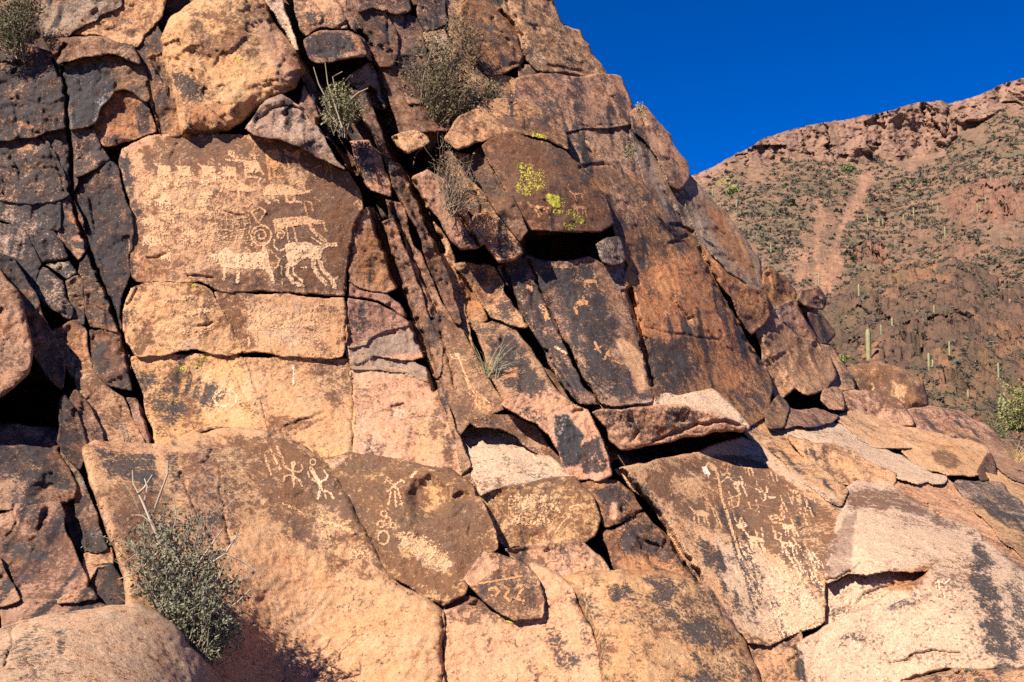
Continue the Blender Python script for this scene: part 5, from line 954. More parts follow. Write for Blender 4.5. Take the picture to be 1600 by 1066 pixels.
def shrub(name, label, base, Y, lobes, leaf=0.016, nleaf=3000, cols=((.16, .17, .08), (.10, .11, .05)), ntwig=120, twigcol=((.42, .34, .25), (.25, .18, .12)), bare=(), seed=1, twr=0.004, leafname='foliage', group=None, elong=1.8, cat='shrub', clump=0.5):
    """lobes: (px, py, rx, ry) ellipses of the crown in photograph pixels at depth Y"""
    rng = np.random.default_rng(seed)
    k = Y / FPX
    org = np.array(unproject(np.float64(base[0]), np.float64(base[1]), np.float64(Y)))
    root = bpy.data.objects.new(name, None); coll.objects.link(root); root.location = org
    root['label'] = label; root['category'] = cat
    if group: root['group'] = group
    area = np.array([l[2] * l[3] for l in lobes], float); area /= area.sum()
    def rnd(n, shell=0.0):
        ii = rng.choice(len(lobes), n, p=area)
        L = np.array(lobes, float)[ii]
        d = rng.normal(size=(n, 3)); d /= np.linalg.norm(d, axis=1, keepdims=True)
        r = rng.uniform(shell, 1, (n, 1)) ** (1 / 2.2)
        d = d * r
        X, Yy, Z = unproject(L[:, 0] + d[:, 0] * L[:, 2], L[:, 1] + d[:, 1] * L[:, 3], Y + d[:, 2] * np.minimum(L[:, 2], L[:, 3]) * 0.8 * k)
        return np.stack([X, Yy, Z], 1)
    lines = []
    ends = rnd(ntwig, 0.3)
    tips = []
    for e in ends:
        c = curve(org + rng.normal(size=3) * 0.03, e, rng, 0.10)
        lines.append((c, np.linspace(twr, twr * 0.35, len(c))))
        tips.append(c[2:])
        for _ in range(3):
            j = rng.integers(2, len(c)); dv = (e - org); L = np.linalg.norm(dv) * rng.uniform(0.12, 0.3)
            q = c[j] + (dv / (np.linalg.norm(dv) + 1e-9) * 0.5 + rng.normal(size=3) * 0.6) * L
            c2 = curve(c[j], q, rng, 0.15, 4); lines.append((c2, np.linspace(twr * .5, twr * .25, 4))); tips.append(c2[1:])
    for pl, w in bare:
        P3 = np.array([unproject(np.float64(x), np.float64(y), np.float64(Y - 0.05 + rng.normal() * 0.04)) for x, y in pl])
        lines.append((P3, np.linspace(w, w * 0.5, len(P3)) * k))
    V, Fc = tubes_mesh(lines)
    t = rng.uniform(0, 1, (len(V), 1))
    tc = np.array(twigcol[0]) * t + np.array(twigcol[1]) * (1 - t)
    me = raw_mesh('branches', V - org, Fc, 4, [MAT_TWIG], True, {'tint': tc})
    link('branches', me, root, None, None, None, None, org)
    if nleaf:
        T = np.concatenate(tips)
        nc = int(nleaf * clump)
        C = np.concatenate([T[rng.integers(0, len(T), nc)] + rng.normal(size=(nc, 3)) * leaf * 1.2, rnd(nleaf - nc) ])
        V, Fc = leaves_mesh(C, leaf, rng, elong)
        t = np.repeat(rng.uniform(0, 1, (len(C), 1)), 4, 0)
        lc = np.array(cols[0]) * t + np.array(cols[1]) * (1 - t)
        me = raw_mesh(leafname, V - org, Fc, 4, [MAT_LEAF], False, {'tint': lc})
        link(leafname, me, root, None, None, None, None, org)
    return root

OLIVE = ((.20, .20, .105), (.11, .12, .055))
shrub('shrub', 'grey green leafy shrub in the lower left crevice', (305, 1050), 5.72, [(280, 895, 76, 80), (305, 935, 80, 78), (238, 865, 46, 55), (340, 985, 42, 42), (265, 825, 50, 34)], leaf=.0098, nleaf=19000, cols=((.215, .20, .125), (.105, .105, .06)),
      ntwig=200, twigcol=((.44, .36, .27), (.25, .19, .13)), seed=3, twr=.0042, clump=.88,
      bare=[(P("300,1030 262,880 225,790 216,770 208,755 207,735"), 2.4), (P("216,772 225,762 238,742"), 1.9), (P("225,790 230,760 226,748"), 2), (P("240,800 262,740 262,720"), 2.2), (P("290,900 330,880 352,865 375,876 400,892"), 2.2), (P("352,865 368,840 373,828"), 1.8), (P("300,900 318,830 322,812"), 1.6), (P("280,880 255,820 258,790"), 2), (P("250,860 205,850 180,845"), 1.6), (P("250,860 215,895 185,905"), 1.5), (P("330,1000 345,960 372,940 392,920"), 1.6), (P("285,880 300,820 296,800"), 1.8), (P("262,870 240,820 222,805 205,805"), 1.7), (P("300,950 340,905 352,880"), 1.6), (P("270,870 275,800 270,770"), 1.6), (P("310,880 335,845 350,825"), 1.5)])
shrub('shrub', 'large brown twiggy shrub rooted above the arched slab', (668, 225), 9.75, [(665, 150, 60, 60), (700, 130, 50, 55), (640, 180, 40, 40), (720, 165, 38, 32), (685, 85, 40, 45)], leaf=.016, nleaf=6500, cols=((.17, .135, .06), (.085, .075, .038)), ntwig=230,
      twigcol=((.26, .19, .125), (.10, .07, .05)), seed=5, twr=.0048, bare=[(P("668,225 650,240 645,262"), 2), (P("690,210 705,235 700,262"), 1.8), (P("640,205 655,180 662,120 680,60"), 1.8), (P("665,130 690,150"), 1.8)])
shrub('shrub', 'small olive shrub in the black niche below the overhanging block', (535, 205), 8.75, [(528, 155, 27, 30), (545, 170, 24, 24), (520, 180, 18, 20)], leaf=.013, nleaf=2600, cols=((.25, .23, .10), (.12, .115, .05)), ntwig=70, twigcol=((.4, .33, .24), (.2, .15, .1)), seed=6, twr=.0035,
      bare=[(P("535,200 498,132 490,105"), 1.6), (P("535,200 512,130 508,98"), 1.6), (P("530,170 560,145 575,138"), 1.5), (P("530,170 520,120 535,112"), 1.4)])
shrub('shrub', 'dark twiggy shrub in the top left corner', (30, 85), 8.9, [(22, 30, 40, 40), (5, 50, 40, 30), (40, 10, 28, 30)], leaf=.014, nleaf=3800, cols=((.14, .13, .06), (.07, .07, .035)), ntwig=130, twigcol=((.35, .27, .17), (.14, .1, .06)), seed=7, twr=.004)
shrub('shrub', 'tangle of dead twigs between rosy slab and lichen block', (705, 330), 8.75, [(712, 280, 34, 34), (735, 310, 30, 22), (695, 250, 22, 28)], leaf=.012, nleaf=500, cols=((.2, .13, .06), (.1, .065, .03)), ntwig=110, twigcol=((.38, .28, .19), (.10, .07, .05)), seed=8, twr=.0035)
shrub('shrub', 'tiny dry sprig growing on the skyline rock', (1002, 178), 10.6, [(1000, 168, 8, 7)], leaf=.012, nleaf=160, cols=((.42, .30, .12), (.28, .2, .08)), ntwig=16, seed=9, twr=.002)
shrub('shrub', 'sparse brown sprig on the face below the skyline', (985, 250), 10.4, [(985, 235, 10, 16)], leaf=.012, nleaf=240, cols=((.22, .19, .09), (.12, .1, .05)), ntwig=26, seed=10, twr=.002)
shrub('shrub', 'twig tuft left of the square streaked block', (770, 158), 10.2, [(765, 140, 24, 20)], leaf=.014, nleaf=700, cols=((.17, .15, .07), (.09, .08, .04)), ntwig=50, seed=11, twr=.003, twigcol=((.3, .22, .15), (.12, .09, .06)))
shrub('shrub', 'thin brown bush against the ochre strip near the top', (730, 75), 10.4, [(722, 45, 26, 38), (745, 70, 24, 30)], leaf=.014, nleaf=900, cols=((.2, .13, .06), (.09, .07, .035)), ntwig=70, seed=12, twr=.003, twigcol=((.3, .2, .13), (.12, .08, .05)))

def grass(name, label, base, Y, spread, blades, cols, seed, cat='grass tuft'):
    rng = np.random.default_rng(seed)
    k = Y / FPX
    org = np.array(unproject(np.float64(base[0]), np.float64(base[1]), np.float64(Y)))
    lines = []
    for i in range(blades):
        a = org + np.array([rng.normal() * spread[0] * .18 * k, rng.normal() * .03, 0])
        tip = a + np.array([rng.normal() * spread[0] * .5 * k, -abs(rng.normal()) * .06, spread[1] * k * rng.uniform(.5, 1.1)])
        t = np.linspace(0, 1, 7)[:, None]
        c = a + (tip - a) * t + np.array([np.sign(tip[0] - a[0]) * spread[0] * .25 * k, 0, 0]) * t ** 2 - np.array([0, 0, 1]) * (t ** 3) * spread[1] * k * rng.uniform(0, .5)
        lines.append((c, np.linspace(.0035, .001, 7)))
    V, Fc = tubes_mesh(lines, 3)
    nb = len(lines); t = np.repeat(rng.uniform(0, 1, nb), 21)[:, None]
    me = raw_mesh(name, V - org, Fc, 4, [MAT_LEAF], True, {'tint': np.array(cols[0]) * t + np.array(cols[1]) * (1 - t)})
    root = bpy.data.objects.new(name, None); coll.objects.link(root); root.location = org; root['label'] = label; root['category'] = cat
    link('blades', me, root, None, None, None, None, org)
grass('grass_tuft', 'curling dry grass tuft beside the black varnished slab', (764, 592), 8.35, (38, 75), 34, ((.4, .33, .2), (.22, .22, .11)), 3)
grass('grass_tuft', 'yellow grass stalks on the ledge at the right edge', (1588, 722), 11.3, (26, 42), 26, ((.6, .42, .18), (.42, .28, .1)), 4)
grass('grass_tuft', 'fine straw at the foot of the long dark slab', (200, 690), 7.3, (16, 40), 9, ((.5, .4, .28), (.3, .22, .14)), 5)
# ------------------------------------------------------------------ the far hillside, knoll, ground
SKY = np.array(pts("600,400 900,345 1060,292 1072,278 1090,272 1120,258 1150,240 1165,233 1190,218 1230,205 1260,196 1300,190 1330,186 1360,179 1395,172 1415,166 1440,160 1470,158 1480,163 1500,158 1520,152 1545,142 1570,130 1585,126 1600,120 1700,90 2000,20 2300,-20"))
BAND = np.array(pts("600,20 1060,14 1150,30 1200,48 1300,66 1380,82 1440,88 1470,80 1500,52 1560,42 1600,46 2300,60"))
def skyl(px):
    return np.interp(px, SKY[:, 0], SKY[:, 1]) + 1.6 * fbm(px / 9.0, 0 * px, 0 * px, 3, 41, .7)
def hill_depth(px, py):
    s0 = np.interp(px, SKY[:, 0], SKY[:, 1]); bd = np.interp(px, BAND[:, 0], BAND[:, 1])
    top = 470.0 + 0.06 * (px - 1300)
    s = np.clip((py - s0 - bd) / (760 - s0 - bd), 0, 1)
    inb = np.clip((py - s0) / bd, 0, 1)
    Y = top * (1 - 0.03 * inb) * (85.0 / top) ** (s ** 0.92)
    X, _, Z = unproject(px, py, Y)
    rock = 1 - sstep(0.8, 1.15, (py - s0) / bd + 0.25 * fbm(px / 40, py / 40, 0 * px, 3, 44))
    oc = np.maximum(sstep(1.15, .8, np.hypot((px - 1555) / 75, (py - 318) / 36) + .2 * fbm(px / 25, py / 25, 0 * px, 3, 46)),
                    sstep(1.15, .8, np.hypot((px - 1360) / 30, (py - 405) / 18) + .2 * fbm(px / 15, py / 15, 0 * px, 3, 47)))
    oc = np.maximum(oc, 0.6 * sstep(1.1, .8, np.hypot((px - 1500) / 45, (py - 395) / 16) + .2 * fbm(px / 15, py / 15, 0 * px, 3, 47)))
    r = np.maximum(rock, oc)
    w_ = fbm(X / 5, Z / 5, 0 * X, 3, 38) * .5
    st = Z / 5.0 + .6 * fbm(X / 25, Z / 25, 0 * X, 2, 36); st = np.abs(st - np.round(st)) * 2
    vc = np.abs(fbm(X / 11 + .3 * w_, Z / 60, 0 * X, 2, 37)); vc2 = np.abs(fbm(X / 4 + .3 * w_, Z / 30, 0 * X, 2, 34))
    q = facet(X / 7 + w_, Z / 13, 31, 1.5) * 7.0 + facet(X / 2.6 + w_, Z / 4.5, 35, 1.5) * 2.6 + facet(X / 1.1, Z / 1.4, 29, 1.4) * .9 - 5.0 * sstep(.07, 0, vc) - 1.4 * sstep(.07, 0, vc2)
    soft = fbm(X / 45, Y / 45, 0 * X, 3, 39) * 5 + fbm(X / 7, Y / 7, 0 * X, 3, 40) * 1.0
    gul = np.abs(fbm(X / 60 + 2, Y / 160, 0 * X, 2, 42)) * 8
    return Y - q * r * 0.9 - soft * (1 - r) + gul * (1 - r), rock, oc
KN = np.array(pts("1180,640 1240,560 1262,500 1285,478 1310,466 1350,445 1400,432 1450,420 1490,416 1520,428 1560,452 1620,476 1700,480 1900,520 2200,560"))
def knoll_depth(px, py):
    t0 = np.interp(px, KN[:, 0], KN[:, 1]) + 2.5 * fbm(px / 14, 0 * px, 0 * px, 3, 51, .65)
    s = np.clip((py - t0) / (770 - t0), 0, 1)
    Y = 205.0 * (58.0 / 205.0) ** (s ** 0.85)
    X, _, Z = unproject(px, py, Y)
    q = fbm(X / 14, Y / 14, Z / 14, 3, 63) * 3 + facet(X / 4.5, Z / 4.0, 61, 1.4) * 2.2
    return Y - q, t0
def lumps(X, Y, hgt, seed):
    """boulder-like lumps raised straight up"""
    w_ = .4 * fbm(X / 2, Y / 2, 0 * X, 2, seed)
    return hgt * (-facet(X / 3.4 + w_, Y / 5.0, seed + 1, 1.3) * 1.5 - facet(X / 1.3 - w_, Y / 2.0, seed + 5, 1.4) * .75 - facet(X / .5, Y / .8, seed + 9, 1.3) * .3)

def hill_material():
    m, nt, bs = new_mat('hillside')
    g = NT(nt)
    pos = g.n('ShaderNodeNewGeometry').outputs['Position']
    tint = g.attr('tint').outputs['Color']; mk = g.n('ShaderNodeSeparateColor'); g.link(g.attr('mask').outputs['Color'], mk.inputs[0])
    n1 = g.noise(pos, 0.35, 6, 0.65); n2 = g.noise(pos, 2.2, 5, 0.7); n3 = g.noise(pos, 0.08, 4, 0.6)
    col = g.mix(g.rng(n1, 0.3, 0.7), g.mix(1.0, tint, (1.18, 1.05, 0.95), 'MULTIPLY'), g.mix(1.0, tint, (0.72, 0.72, 0.75), 'MULTIPLY'))
    dk = g.rng(g.math('ADD', g.math('MULTIPLY', n2, 0.7), g.math('MULTIPLY', n1, 0.5)), 0.60, 0.74)
    col = g.mix(g.math('MULTIPLY', dk, g.math('MULTIPLY', mk.outputs[0], 0.75)), col, (0.055, 0.05, 0.03))
    lt = g.rng(n2, 0.36, 0.26)
    col = g.mix(g.math('MULTIPLY', lt, 0.5), col, g.mix(1.0, tint, (1.5, 1.45, 1.4), 'MULTIPLY'))
    col = g.mix(g.math('MULTIPLY', g.rng(n3, 0.45, 0.65), g.math('MULTIPLY', mk.outputs[1], 0.8)), col, (0.125, 0.102, 0.06))
    g.link(col, bs.inputs['Base Color']); bs.inputs['Roughness'].default_value = 0.95
    bp = g.n('ShaderNodeBump'); bp.inputs['Strength'].default_value = 0.9; bp.inputs['Distance'].default_value = 0.7
    g.link(g.math('ADD', n2, n1), bp.inputs['Height']); g.link(bp.outputs[0], bs.inputs['Normal'])
    return m
MAT_HILL = hill_material()

def pxw(px, py, poly, soft, wob=4):
    di, _, _, inn = seg_dist(px, py, poly)
    return sstep(-soft, soft, np.where(inn, di, -di) + wob * fbm(px / 10, py / 10, 0 * px, 3, 91, .6))
SLIDES = [pts("1345,278 1362,280 1352,312 1332,345 1318,365 1312,395 1320,420 1314,440 1300,420 1302,380 1312,355 1330,320"), pts("1270,312 1285,325 1290,345 1282,380 1284,410 1295,440 1268,445 1272,405 1272,365 1278,340"), pts("1262,370 1268,385 1258,425 1250,448 1242,440 1248,405"), pts("1284,410 1312,400 1312,450 1290,470 1262,465 1270,430")]
SCRUBBY = [pts("1240,262 1330,255 1345,285 1320,330 1290,325 1255,300"), pts("1160,300 1270,300 1280,340 1240,420 1215,440 1150,380"), pts("1330,300 1480,260 1600,190 1620,260 1500,300 1400,350 1330,380"), pts("1540,400 1640,380 1640,480 1570,445"), pts("1300,360 1340,340 1345,440 1318,440")]

def sheet(name, gx, rows, depth_fn, colour_fn, top_fn, back, lift):
    """rows 0..1 run from the crest down; two rows behind the crest close the form"""
    GX, T = np.meshgrid(gx, rows)
    topy = top_fn(gx)[None, :]
    GY = topy + (770 - topy) * T
    Y = depth_fn(GX.ravel(), GY.ravel())
    tint, mask = colour_fn(GX.ravel(), GY.ravel())
    X, Yw, Z = unproject(GX.ravel(), GY.ravel(), Y)
    n = len(gx)
    Z = Z + lift(X, Yw, GX.ravel(), GY.ravel())
    V = np.stack([X, Yw, Z], 1)
    b1 = V[:n] * 1.0; b1[:, 1] += back * .3; b1[:, 2] -= back * .12
    b2 = V[:n] * 1.0; b2[:, 1] += back * 2; b2[:, 2] = -5
    V = np.concatenate([b2, b1, V]); tint = np.concatenate([tint[:n], tint[:n], tint]); mask = np.concatenate([mask[:n], mask[:n], mask])
    R_ = len(rows) + 2
    idx = np.arange(R_ * n).reshape(R_, n)
    f = np.stack([idx[:-1, :-1], idx[1:, :-1], idx[1:, 1:], idx[:-1, 1:]], -1).reshape(-1, 4)
    org = np.array([V[:, 0].mean(), V[:, 1].mean(), V[:, 2].min()])
    me = raw_mesh(name, V - org, f, 4, [MAT_HILL], True, {'tint': tint, 'mask': mask})
    return link(name, me, None, None, None, None, 'structure', org)
def hill_lift(X, Y, px, py):
    _, rock, oc = hill_depth(px, py)
    return lumps(X, Y, .55 + .9 * oc, 300) * (1 - rock)
def knoll_lift(X, Y, px, py):
    s = sstep(720, 560, py)
    return lumps(X, Y, .45 + .7 * s, 320)
def hill_col(px, py):
    _, rock, oc = hill_depth(px, py)
    t = np.tile(np.array([.235, .142, .092]), (len(px), 1))
    v = fbm(px / 60, py / 30, 0 * px, 4, 93)[:, None]
    t = t * (1 + .18 * v)
    t = t * (1 - rock[:, None]) + np.array([.262, .158, .112]) * (1 + .2 * fbm(px / 16, py / 40, 0 * px, 3, 94))[:, None] * rock[:, None]
    t = t * (1 - oc[:, None]) + np.array([.25, .132, .088]) * oc[:, None]
    sl = np.zeros(len(px)); sc = np.zeros(len(px))
    for p in SLIDES: sl = np.maximum(sl, pxw(px, py, p, 7, 9))
    for p in SCRUBBY: sc = np.maximum(sc, pxw(px, py, p, 12, 12))
    sl = .75 * sl * (.72 + .28 * sstep(-.5, .3, fbm(px / 12, py / 9, 0 * px, 3, 90)))
    t = t * (1 - sl[:, None]) + np.array([.37, .205, .125]) * sl[:, None]
    yl = pxw(px, py, pts("1120,284 1150,282 1150,298 1125,296"), 4)[:, None]
    t = t * (1 - .6 * yl) + np.array([.38, .32, .1]) * .6 * yl
    m = np.stack([np.clip(.75 - .9 * sl - .25 * rock + .2 * sc, 0, 1), np.clip((1 - np.maximum(rock, oc)) * (.5 + .6 * sc) - 2 * sl, 0, 1), 0 * px], 1)
    return t, m
hill = sheet('mountain', np.concatenate([np.arange(640, 1050, 6.0), np.arange(1050, 1640, 2.0), np.arange(1640, 2250, 5.0)]), np.concatenate([np.linspace(0, .2, 110)[:-1], np.linspace(.2, 1, 220)]), lambda x, y: hill_depth(x, y)[0], hill_col, skyl, 60, hill_lift)
def knoll_col(px, py):
    o = sstep(-.1, .5, fbm(px / 40, py / 30, 0 * px, 4, 97) + .9 * sstep(470, 620, py) * sstep(1380, 1560, px) - .25)[:, None]
    t = np.array([.155, .092, .064]) * (1 - o) + np.array([.27, .14, .08]) * o
    g = sstep(0, .5, fbm(px / 35 + 9, py / 25, 0 * px, 3, 98) - .1 + .6 * sstep(590, 660, py))[:, None]
    t = t * (1 - .35 * g) + np.array([.13, .11, .06]) * .35 * g
    return t, np.stack([.7 + 0 * px, .15 + .5 * sstep(560, 640, py), 0 * px], 1)
knoll = sheet('rocky_knoll', np.concatenate([np.arange(1170, 1640, 1.8), np.arange(1640, 2000, 5.0)]), np.linspace(0, 1, 200), lambda x, y: knoll_depth(x, y)[0], knoll_col, lambda x: knoll_depth(x, np.full_like(x, 300.0))[1], 14, knoll_lift)
# the ground round the foot of it all
gv = np.array([(-1500, -600, -.6), (2000, -600, -.6), (2000, 1800, -.6), (-1500, 1800, -.6)], float)
gme = raw_mesh('ground', gv, np.array([[0, 1, 2, 3]]), 4, [simple_mat('desert_ground', (.24, .14, .09), (.15, .10, .06), 0.8)], False)
link('ground', gme, None, None, None, None, 'structure', (0, 0, 0))

def land_point(px, py):
    """the nearest land surface under photograph points, as world points"""
    Yh = hill_depth(px, py)[0]
    Yk, t0 = knoll_depth(px, py)
    kn = (px > 1185) & (py > t0 + 1.5) & (Yk < Yh)
    Y = np.where(kn, Yk, Yh)
    Q_ = np.stack(unproject(px, py, Y), 1)
    Q_[:, 2] += np.where(kn, knoll_lift(Q_[:, 0], Q_[:, 1], px, py), hill_lift(Q_[:, 0], Q_[:, 1], px, py))
    return Q_, Y

# scrub that no one could count, and loose stones
rng = np.random.default_rng(21)
def scatter(n, dens):
    px = rng.uniform(1050, 1760, n); py = rng.uniform(150, 740, n)
    ok = py > np.interp(px, SKY[:, 0], SKY[:, 1]) + 6
    px, py = px[ok], py[ok]
    k = rng.uniform(0, 1, len(px)) < dens(px, py)
    return px[k], py[k]
def scrub_density(px, py):
    _, rock, oc = hill_depth(px, py)
    Yk, t0 = knoll_depth(px, py)
    kn = (px > 1185) & (py > t0)
    d = .58 + .8 * fbm(px / 38, py / 25, 0 * px, 3, 95)
    for p in SCRUBBY: d = d + .55 * pxw(px, py, p, 10, 10)
    for p in SLIDES: d = d - 1.1 * pxw(px, py, p, 4, 4)
    d = d - 1.2 * rock - .8 * oc
    d = np.where(kn, .5 + .5 * fbm(px / 35 + 4, py / 20, 0 * px, 3, 96) + .6 * sstep(570, 650, py), d)
    return np.clip(d, 0, 1)
px, py = scatter(34000, scrub_density)
C, Yc = land_point(px, py)
n = len(C)
rad_ = (1.1 + 4.2 * rng.uniform(0, 1, n) ** 1.8) * Yc / FPX * np.where(rng.uniform(0, 1, n) < .06, 1.6, 1.0)
NT_ = 14
d = rng.normal(size=(n, NT_, 3)); d /= np.linalg.norm(d, axis=2, keepdims=True)
d[:, :, 2] = np.abs(d[:, :, 2]) * .9 - .1
cen = C[:, None] + d * rad_[:, None, None] * rng.uniform(.45, 1, (n, NT_, 1)) * np.array([1, 1, .8])
a = rng.normal(size=(n, NT_, 3, 3)) * (rad_ * .42)[:, None, None, None]
V = (cen[:, :, None] + a).reshape(-1, 3)
pal = np.array([(.062, .053, .035), (.078, .066, .043), (.047, .041, .028), (.098, .080, .052), (.066, .066, .033), (.12, .092, .058), (.09, .077, .06)])
tc = pal[rng.choice(len(pal), n, p=[.25, .2, .2, .1, .08, .09, .08])] * rng.uniform(.75, 1.25, (n, 1))
tc = np.repeat(tc, NT_ * 3, 0)
me = raw_mesh('hillside_scrub', V, np.arange(len(V)).reshape(-1, 3), 3, [MAT_LEAF], False, {'tint': tc})
o = link('hillside_scrub', me, None, 'low desert scrub dotting the far hillside', 'scrub', None, 'stuff', (0, 0, 0))
px, py = scatter(9000, lambda x, y: np.clip(.5 + .5 * fbm(x / 30, y / 20, 0 * x, 3, 99), 0, 1))
C, Yc = land_point(px, py)
n = len(C)
base = np.array([(1, 0, 0), (-1, 0, 0), (0, 1, 0), (0, -1, 0), (0, 0, 1), (0, 0, -1)], float)
tri = np.array([(0, 2, 4), (2, 1, 4), (1, 3, 4), (3, 0, 4), (2, 0, 5), (1, 2, 5), (3, 1, 5), (0, 3, 5)])
sz = rng.uniform(.8, 2.6, n) * Yc / FPX * np.where(rng.uniform(0, 1, n) < .05, 1.8, 1.0)
V = C[:, None] + (base[None] * rng.uniform(.5, 1.2, (n, 6, 1)) + rng.normal(size=(n, 6, 3)) * .2) * sz[:, None, None]
f = (tri[None] + 6 * np.arange(n)[:, None, None]).reshape(-1, 3)
tc = np.array([.27, .155, .105]) * rng.uniform(.7, 1.35, (n, 1)); tc = np.repeat(tc, 6, 0)
me = raw_mesh('hillside_stones', V.reshape(-1, 3), f, 3, [MAT_HILL], False, {'tint': tc, 'mask': 0 * tc})
link('hillside_stones', me, None, 'loose stones strewn over the far hillside', 'stones', None, 'stuff', (0, 0, 0))

# saguaros
MAT_CACTUS = simple_mat('saguaro_skin', (.27, .25, .12), (.2, .19, .085), 3.0, .8, .2)
def saguaro_mesh(h, r, arms, seed):
    rg = random.Random(seed)
    V, Fc = [], []
    def column(cx, cy, z0, z1, rr):
        rows = [(z0, .82), (z0 + .3 * (z1 - z0), .98), (z0 + .6 * (z1 - z0), 1.0), (z1 - 1.6 * rr, .95), (z1 - .7 * rr, .75), (z1 - .2 * rr, .42), (z1, .08)]
        ns = 18; o_ = len(V)
        for z, q in rows:
            for k in range(ns):
                w = rr * q * (1.0 if k % 2 else .82); a_ = 2 * math.pi * k / ns
                V.append((cx + w * math.cos(a_), cy + w * math.sin(a_), z))
        for i in range(len(rows) - 1):
            for k in range(ns):
                Fc.append((o_ + i * ns + k, o_ + i * ns + (k + 1) % ns, o_ + (i + 1) * ns + (k + 1) % ns, o_ + (i + 1) * ns + k))
    column(0, 0, -.4, h, r)
    me = raw_mesh('saguaro_cactus', np.array(V), np.array(Fc), 4, [MAT_CACTUS], True)
    A = []
    for s_ in arms:
        V, Fc = [], []
        z = h * rg.uniform(.4, .55); top = z + h * rg.uniform(.18, .3)
        p = np.array([(s_ * r * .6, 0, z), (s_ * r * 2.0, 0, z + r * .2), (s_ * r * 2.7, 0, z + r * 1.2), (s_ * r * 2.8, 0, top), (s_ * r * 2.8, 0, top + r * .5)])
        A.append(tubes_mesh([(p, np.array([.6, .65, .65, .6, .1]) * r)], 10))
    return me, A
SAG = [  # base x, base y, height px, width px, arms, label
    (1358, 577, 47, 8.5, (), 'tall single green saguaro rising behind the domed boulder'), (1453, 610, 38, 4.5, (1,), 'slim saguaro just right of the domed boulder top'), (1485, 582, 29, 3.6, (), 'slender saguaro on the orange rocks of the knoll'),
    (1562, 626, 24, 3.4, (), 'saguaro among orange crags near the right edge'), (1569, 650, 22, 4.2, (), 'fresh green saguaro in the scrub near the right edge'), (1514, 648, 13, 3.4, (), 'stubby saguaro above the whaleback rock'),
    (1343, 486, 22, 3.4, (), 'saguaro at the left shoulder of the knoll'), (1417, 479, 18, 3.2, (), 'saguaro near the top of the knoll'), (1395, 533, 22, 3.6, (), 'saguaro halfway down the middle of the knoll'), (1378, 556, 15, 2.6, (), 'small saguaro right of the tall green one'),
    (1460, 499, 12, 2.6, (), 'dim saguaro on the dark side of the knoll'), (1280, 449, 18, 2.8, (), 'saguaro at the foot of the gravel slides'), (1477, 377, 19, 2.6, (), 'saguaro below the reddish outcrop'), (1428, 343, 15, 2.6, (), 'saguaro on open slope left of the reddish outcrop'),
    (1458, 324, 10, 2.4, (), 'little saguaro at the corner of the reddish outcrop'), (1466, 334, 10, 2.4, (), 'little saguaro beneath the outcrop corner'), (1528, 347, 12, 2.4, (), 'saguaro standing below the middle of the reddish outcrop'), (1356, 352, 12, 2.4, (), 'saguaro right of the gravel slides'),
    (1374, 357, 12, 2.4, (), 'left of a close pair of saguaros on the slope'), (1380, 357, 12, 2.4, (), 'right of a close pair of saguaros on the slope'), (1412, 353, 9, 2.4, (), 'short saguaro on the slope right of the pair'), (1205, 402, 13, 2.4, (), 'saguaro low on the left slope beside the cliff'),
    (1114, 311, 13, 2.4, (), 'leftmost saguaro high beside the cliff skyline'), (1151, 328, 14, 2.4, (), 'saguaro right of the leftmost one beside the cliff'), (1549, 290, 11, 2.2, (), 'saguaro above the reddish outcrop'), (1556, 289, 10, 2.2, (), 'companion saguaro above the reddish outcrop'), (1511, 286, 9, 2.2, (), 'distant saguaro left above the reddish outcrop'), (1541, 331, 9, 2.2, (), 'tiny saguaro on the reddish outcrop')]
for i, (x, y, hp, wp, arms, lab) in enumerate(SAG):
    Cp, Yp = land_point(np.array([float(x)]), np.array([float(y)]))
    k = Yp[0] / FPX
    me, A = saguaro_mesh(hp * k, wp * k / 2, arms, i)
    ob = link('saguaro_cactus', me, None, lab, 'cactus', 'saguaros on the hillside', None, Cp[0])
    for V, Fc in A:
        am = raw_mesh('arm', V, Fc, 4, [MAT_CACTUS], True)
        link('arm', am, ob, None, None, None, None, Cp[0])
# larger bushes that can be told apart
for i, (bx_, by_, lob, cols, lab) in enumerate([
    (1592, 690, [(1590, 640, 34, 42), (1620, 650, 30, 40)], ((.26, .24, .08), (.15, .15, .05)), 'yellow green bushy tree at the right edge below the knoll'),
    (1545, 700, [(1545, 680, 30, 22), (1525, 672, 18, 14)], ((.15, .16, .06), (.09, .10, .04)), 'green bush above the whaleback rock'),
    (1475, 612, [(1475, 604, 14, 10)], ((.13, .15, .05), (.08, .09, .035)), 'small green bush right of the domed boulder'),
    (1530, 645, [(1528, 636, 18, 12)], ((.11, .12, .045), (.07, .08, .03)), 'dark green bush beside the stubby saguaro'),
    (1318, 582, [(1316, 566, 18, 13)], ((.2, .24, .06), (.11, .14, .04)), 'bright green bush behind the domed boulder'),
    (1570, 585, [(1572, 578, 14, 9)], ((.09, .11, .05), (.06, .075, .035)), 'dark bush under the crags near the right edge'),
    (1330, 272, [(1326, 266, 14, 9)], ((.15, .18, .06), (.09, .11, .04)), 'green bush at the head of the gravel slides'),
    (1145, 305, [(1146, 300, 12, 7)], ((.17, .2, .06), (.1, .12, .04)), 'green bush high beside the cliff skyline')]):
    Cp, Yp = land_point(np.array([float(bx_)]), np.array([float(by_)]))
    Yb = float(Yp[0]) - .5
    sc_ = Yb / FPX
    ar = sum(l[2] * l[3] for l in lob)
    shrub('desert_bush', lab, (bx_, by_), Yb, lob, leaf=2.2 * sc_, nleaf=int(min(5000, 500 + ar * 1.6)), cols=cols, ntwig=24, twr=.5 * sc_, seed=40 + i, twigcol=((.2, .16, .1), (.1, .08, .05)), cat='bush')
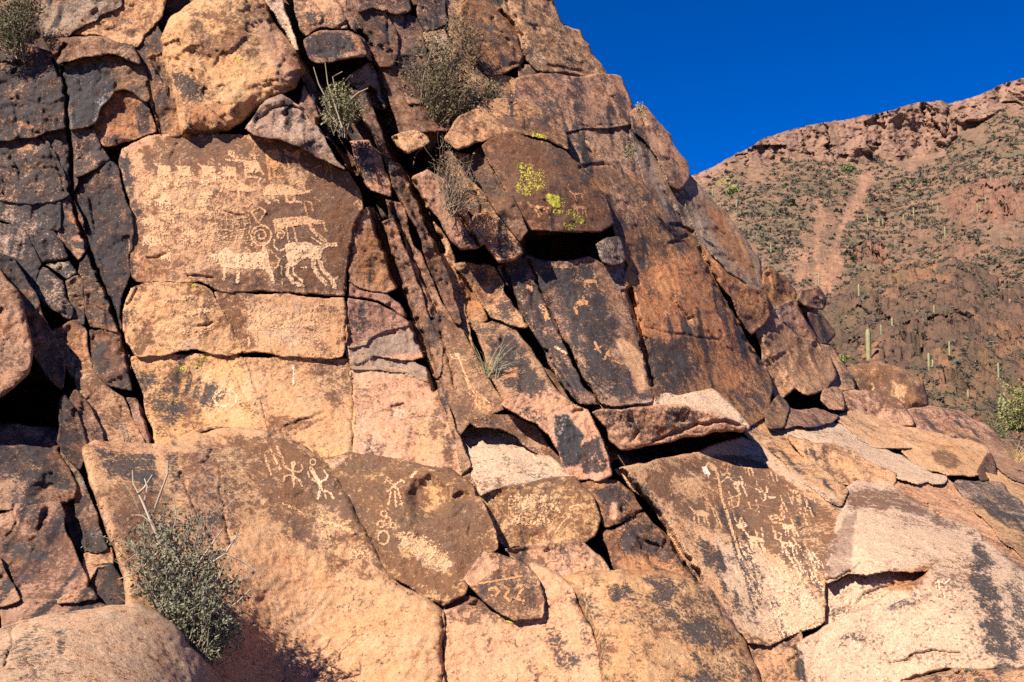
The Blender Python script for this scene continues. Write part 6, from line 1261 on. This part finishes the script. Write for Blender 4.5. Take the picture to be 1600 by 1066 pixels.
# ------------------------------------------------------------------ loose chips and grit lodged in cracks and on ledges
def front_depth(px, py):
    best = np.full(px.shape, 1e9)
    for kname, B in BLOCKS.items():
        ins = (px > B.gx[0]) & (px < B.gx[-1]) & (py > B.gy[0]) & (py < B.gy[-1])
        if not ins.any(): continue
        y_ = surf(B, px[ins], py[ins]); y_ = np.where(np.isnan(y_), 1e9, y_)
        best[ins] = np.minimum(best[ins], y_)
    return best
rng = np.random.default_rng(77)
GRIT = [("720,520 735,520 752,560 768,605 778,625 764,610 744,570", 160, (.44, .22, .09)), ("146,760 152,760 172,830 184,880 176,870 160,815", 70, (.42, .22, .1)), ("605,228 622,228 640,255 650,268 632,262", 30, (.4, .24, .14)),
        ("700,425 712,420 724,460 730,500 718,490 706,455", 90, (.48, .25, .1)), ("640,205 680,215 690,235 660,235", 60, (.4, .22, .12)), ("1290,742 1312,740 1322,760 1300,756", 40, (.5, .34, .2)), ("800,150 812,155 806,165 780,160", 40, (.42, .24, .13)),
        ("735,655 760,650 780,660 745,668", 40, (.5, .33, .2)), ("960,722 1000,716 1060,706 1100,700 1060,712 985,726", 60, (.46, .27, .15)), ("140,692 250,696 250,701 150,700", 36, (.45, .27, .16)), ("935,822 950,828 955,850 944,845", 20, (.35, .2, .12)), ("1385,690 1420,700 1440,712 1400,708", 40, (.48, .3, .18))]
allV, allF, allT, off = [], [], [], 0
for s, n, c in GRIT:
    pg = np.array(pts(s)); x0, y0 = pg.min(0); x1, y1 = pg.max(0)
    qx = rng.uniform(x0, x1, n * 4); qy = rng.uniform(y0, y1, n * 4)
    inn = seg_dist(qx, qy, pg)[3]; qx, qy = qx[inn][:n], qy[inn][:n]
    Yd = front_depth(qx, qy); ok = Yd < 50; qx, qy, Yd = qx[ok], qy[ok], Yd[ok]
    C = np.stack(unproject(qx, qy, Yd), 1)
    m = len(C)
    sz = (0.6 + 2.2 * rng.uniform(0, 1, m) ** 2.5) * Yd / FPX
    V = C[:, None] + (base[None] * rng.uniform(.5, 1.2, (m, 6, 1)) + rng.normal(size=(m, 6, 3)) * .22) * sz[:, None, None]
    allV.append(V.reshape(-1, 3)); allF.append((tri[None] + off + 6 * np.arange(m)[:, None, None]).reshape(-1, 3)); off += 6 * m
    allT.append(np.repeat(np.array(c) * rng.uniform(.55, 1.15, (m, 1)), 6, 0))
V = np.concatenate(allV); T_ = np.concatenate(allT)
me = raw_mesh('loose_grit', V, np.concatenate(allF), 3, [MAT_ROCK], False, {'tint': T_, 'mask': np.tile(np.array([.05, .15, .0]), (len(V), 1))})
link('loose_grit', me, None, 'loose chips and grit lodged in the cracks', 'grit', None, 'stuff', (0, 0, 0))
